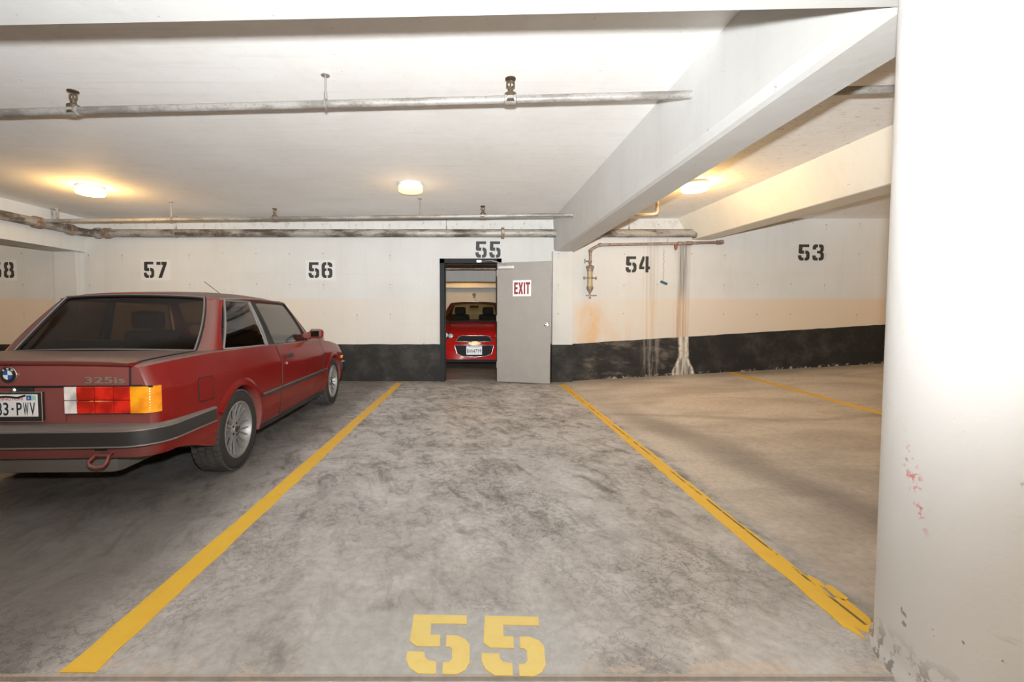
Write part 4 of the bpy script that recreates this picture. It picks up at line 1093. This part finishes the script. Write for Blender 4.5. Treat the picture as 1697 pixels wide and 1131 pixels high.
hanger(t, (-2.2, 11.6, 2.335), .03); hanger(t, (2.2, 11.6, 2.335), .03)
ceiling_light(-.25, 15.6, 'ceiling light hidden behind the beam beyond the doorway', power=LAMP_W * 2.0)
ceiling_light(-3.2, 10.6, 'ceiling light left of the doorway in the far room', power=LAMP_W * .22)
ceiling_light(2.6, 10.0, 'ceiling light right of the doorway in the far room', power=LAMP_W * .22)

# ================================================================== red hatchback (front towards the doorway)
hatch = empty('hatchback_car', (.012, 9.78, 0), 0, 'bright red hatchback with split grille seen through the doorway', 'car')
HY = [0, .03, .10, .25, .55, .95, 1.4, 2.2, 3.0, 3.6, 3.9, 4.0]
HW = [.62, .70, .775, .825, .855, .866, .868, .868, .866, .84, .79, .74]
HZ = [.70, .735, .785, .845, .925, 1.00, 1.01, 1.02, 1.03, 1.04, 1.02, .95]     # centre top
HB = [.19, .19, .19, .19, .19, .19, .19, .19, .2, .24, .28, .3]
def h_w(y): return hermite(HY, HW, y)
def h_z(y): return hermite(HY, HZ, y)
hs_t = [0, .1, .3, .55, .75, .9, 1]; hs_m = [.93, .975, .995, 1.0, .985, .95, .90]
def h_nose(x, z):
    """how far back the nose lies at (x, z)"""
    return .23 * (abs(x) / .86) ** 2.4 + .02 * max(0, (z - .5) / .3) ** 2 + .03 * max(0, (.35 - z) / .16)
rows = []
ysH = sorted(set(HY + [.06, .17, .4, .75, 1.2, 1.8, 2.6, 3.3, 3.75]))
for y in ysH:
    zs = h_z(y) - .05 - .02 * min(1, y); half = [(0, HB[0]), (.6 * h_w(y), HB[0])]
    for t_, m_ in zip(hs_t, hs_m): half.append((h_w(y) * m_, HB[0] + .005 + (zs - HB[0]) * t_))
    half += [(h_w(y) * .80, zs + (h_z(y) - zs) * .55), (h_w(y) * .55, zs + (h_z(y) - zs) * .86), (h_w(y) * .25, h_z(y) - .002), (0, h_z(y))]
    full = [(x, y + .18 * (abs(x) / .86) ** 2.2 * max(0, 1 - y / .5), z) for x, z in half] + [(-x, y + .18 * (abs(x) / .86) ** 2.2 * max(0, 1 - y / .5), z) for x, z in half[-2:0:-1]]
    rows.append(full)
hb = MB().loft(rows, close=True, capends=True).build('body', [M_red2, M_dark, M_int], hatch)
cut = MB()
for yc in (.80, 3.32):
    for s in (-1, 1):
        prof = [(yc + .345 * math.cos(a), .31 + .345 * math.sin(a)) for a in [math.pi * i / 20 for i in range(21)]] + [(yc - .345, .05), (yc + .345, .05)]
        MB.prism(cut, prof, lambda a, b, d, s=s: (s * (.55 + d), a, b), .6)
cut.mi = [1] * len(cut.f); co = cut.build('cut', [M_red2, M_dark, M_int], hatch); boolean_cut(hb, co)
for p in hb.data.polygons:
    if p.normal.z > .8 and p.center.z > .9 and 1.15 < p.center.y < 3.7 and abs(p.center.x) < .70: p.material_index = 2
sharpen(hb, 35)
# hood crease ridges
for s in (1, -1):
    pts = [Vector((s * (.50 + .10 * t), .16 + .84 * t, h_z(.16 + .84 * t) - .012 - .006 * t)) for t in [i / 10 for i in range(11)]]
    MB().tube(pts, [.006 + .012 * math.sin(math.pi * (.15 + .85 * i / 10)) for i in range(11)], 8).build('hood_crease', M_red2, hatch, smooth=60)
# greenhouse: roof, pillars, glass
rf = []
for i in range(13):
    t_ = i / 12; y = 1.78 + 1.7 * t_; w = .545 + .05 * math.sin(math.pi * t_); zc = 1.485 + .035 * math.sin(math.pi * (.12 + .75 * t_))
    rf.append([(a / 6 * w, y - .05 * (1 - (a / 6) ** 2) * (1 - t_), zc - .03 * abs(a / 6) ** 2.6) for a in range(-6, 7)])
MB().thick(rf, .015).build('roof', M_red2, hatch, smooth=40)
wsH = []
for i in range(9):
    u = i / 8; e = bez((.72, 1.13, 1.0), (.68, 1.40, 1.25), (.545, 1.775, 1.457), 8)[i]
    wsH.append([Vector((a / 8 * e.x, e.y - .14 * (1 - (a / 8) ** 2) * (1 - u * .65), e.z + .02 * (1 - (a / 8) ** 2))) for a in range(-8, 9)])
g = MB().thick(wsH, .004).build('windscreen', glass_mat('hatch_glass', (.64, .66, .63)), hatch, smooth=60)
edge = wsH[0] + [r_[-1] for r_ in wsH] + wsH[-1][::-1] + [r_[0] for r_ in wsH[::-1]]
MB().tube(edge, .014, 6, caps=False).build('window_seal', M_rubber, g)
for s in (1, -1):
    a1 = [r_[-1] for r_ in wsH]; a0 = bez((.775, 1.30, .985), (.74, 1.52, 1.25), (.60, 1.90, 1.455), 8)
    md_ = [(p + q) / 2 + Vector((.018, -.02, .01)) for p, q in zip(a0, a1)]
    MB().thick([[(s * p.x, p.y, p.z) for p in r_] for r_ in (a1, md_, a0)], .015).build('a_pillar', M_red2, hatch, smooth=50)
    # side glass + rear pillar
    q0 = seg((.775, 1.30, .985), (.79, 3.5, 1.03), 8); q1 = seg((.60, 1.90, 1.455), (.585, 3.38, 1.47), 8)
    MB().thick([[(s * p.x, p.y, p.z) for p in r_] for r_ in (q0, q1)], .005).build('side_window', M_glass_d, hatch, smooth=50)
    c0 = bez((.79, 3.3, 1.03), (.75, 3.35, 1.25), (.585, 3.25, 1.465), 8); c1 = bez((.70, 3.9, 1.0), (.66, 3.75, 1.25), (.55, 3.5, 1.475), 8)
    MB().thick([[(s * (p.x + .01), p.y, p.z) for p in r_] for r_ in (c0, c1)], .01).build('c_pillar', M_red2, hatch, smooth=50)
    # mirrors
    MB().bbox(min(s*.84, s*1.0), max(s*.84, s*1.0), 1.42, 1.50, 1.0, 1.12, .03).tube([(s * .74, 1.46, 1.02), (s * .86, 1.46, 1.04)], .025, 8).build('door_mirror', M_red2, hatch, smooth=50)
    st = MB().bbox(s*.36 - .24, s*.36 + .24, 2.0, 2.16, .6, 1.18, .06).build('seat', M_seat, hatch, smooth=60)
    MB().bbox(s*.36 - .14, s*.36 + .14, 2.0, 2.12, 1.17, 1.37, .05).build('headrest', M_seat, st, smooth=60)
    wheel(hatch, (s * .76, .80, .31), .31, .20, s, .20, 7); wheel(hatch, (s * .76, 3.32, .31), .31, .20, s, .20, 7)
    # headlamps: black bucket with two round lamps
    hd = empty('headlight', (0, 0, 0)); hd.parent = hatch
    poly = [(.455, .735), (.50, .770), (.60, .800), (.70, .815), (.72, .75), (.70, .66), (.60, .64), (.50, .665)]
    nose = lambda x, z: .18 * (abs(x) / .86) ** 2.2 + .02
    MB().prism(poly, lambda a, b, d: (s * a, nose(a, b) - .005 - d + (a - .45) * .16, b), .07).build('bucket', M_rubber, hd)
    for xx, zz, r_ in ((.500, .712, .056), (.612, .726, .058)):
        yy = nose(xx, zz) + (xx - .45) * .16 - .085
        MB().lathe([(r_, 0), (r_ + .004, .018), (r_ - .004, .024), (r_ - .008, .012)], (s * xx, yy, zz), (s * .25, -1, 0), 28).build('lamp_ring', M_chrome, hd, smooth=40)
        MB().lathe([(r_ - .008, .0), (r_ - .010, .014), (r_ * .5, .022), (.004, .024)], (s * xx, yy, zz), (s * .25, -1, 0), 28).build('lamp_lens', M_len_w, hd, smooth=60)
    fgn = MB().prism([(.56, .27), (.66, .25), (.72, .32), (.70, .42), (.64, .43), (.57, .36)], lambda a, b, d: (s * a, nose(a, b) + .03 - d + (a - .5) * .15, b), .05).build('fog_recess', M_rubber, hatch)
    MB().lathe([(.035, 0), (.036, .012), (.01, .016)], (s * .655, nose(.655, .33) - .005, .335), (s * .25, -1, 0), 18).build('fog_light', M_len_w, fgn, smooth=50)
# grilles: dark openings with chrome surround and horizontal bars
def grille(name, poly, bars, yo):
    g_ = MB().prism(poly, lambda a, b, d: (a, yo + .10 * (a / .45) ** 2 * .45 + .03 - d, b), .038).build(name, M_dark, hatch)
    loop = poly + [poly[0]]
    dense = lerp_path(loop, 4)
    MB().tube([(a, yo + .10 * (a / .45) ** 2 * .45 - .012, b) for a, b in dense], .0095, 8, caps=False).build('chrome_surround', M_chrome, g_, smooth=60)
    for z, w in bars: MB().tube([(w * k / 4, yo + .10 * (w * k / 4 / .45) ** 2 * .45 - .010, z) for k in range(-4, 5)], .006, 6).build('grille_bar', M_rubber, g_)
    return g_
grille('upper_grille', [(-.395, .590), (-.34, .685), (-.27, .715), (.27, .715), (.34, .685), (.395, .590), (0, .578)], [(.61, .33), (.64, .31), (.67, .29)], -.015)
grille('lower_grille', [(-.425, .505), (-.37, .32), (-.25, .275), (0, .255), (.25, .275), (.37, .32), (.425, .505), (0, .515)], [(.30, .28), (.34, .34), (.38, .36), (.42, .37), (.46, .38)], -.02)
# gold cross emblem
eo = MB().prism([(-.13, -.012), (-.06, -.012), (-.068, -.042), (.045, -.042), (.055, -.012), (.13, -.012), (.142, .018), (.068, .018), (.075, .045), (-.045, .045), (-.052, .018), (-.12, .018)], lambda a, b, d: (a, -.022 - d, .545 + b), .016).build('emblem', plain('gold_emblem', (.36, .22, .10), .4, .6), hatch)
pf = MB().bbox(-.172, .168, -.052, -.030, .305, .492, .006).build('license_plate', M_plate, hatch)
PF = lambda x, z: face_M((x, -.0522, z), (1, 0, 0), (0, 0, 1))
plate_text('plate_number', 'BHN4799', -.158, .154, .085, PF(0, .385), M_ink, pf, .0016)
text_obj('plate_state', 'WASHINGTON', .03, PF(-.002, .468), M_inkred, pf, width=.16, t=.001)
for s in (-1, 1): MB().lathe([(.008, 0), (.008, .003)], (-.002 + s * .10, -.052, .475), (0, -1, 0), 8).build('plate_screw', M_rubber, pf)
MB().bbox(-.70, .70, .02, .30, .13, .20, .02).build('air_dam', M_dark, hatch)
MB().bbox(-.66, .66, 1.20, 1.55, .90, 1.035, .04).build('dashboard', M_int, hatch, smooth=60)
swp = [(.36 + .18 * math.cos(a), 1.66 - .06 * math.sin(a), 1.02 + .17 * math.sin(a)) for a in [2*math.pi*i/24 for i in range(25)]]
MB().tube(swp, .014, 8, caps=False).tube([(.18, 1.66, 1.02), (.54, 1.66, 1.02)], .012).build('steering_wheel', M_seat, hatch, smooth=60)
MB().bbox(-.11, .11, 1.60, 1.63, 1.335, 1.395, .012).build('rear_view_mirror', M_seat, hatch, smooth=60)
for x0, x1 in ((-.62, -.02), (.08, .62)): MB().tube([(x0, 1.04, 1.012), (x1, .985, 1.03)], .008, 6).build('wiper', M_rubber, hatch)
MB().tube([(.03, 3.2, 1.52), (.03, 3.35, 1.66)], .004, 6).build('antenna', M_rubber, hatch)
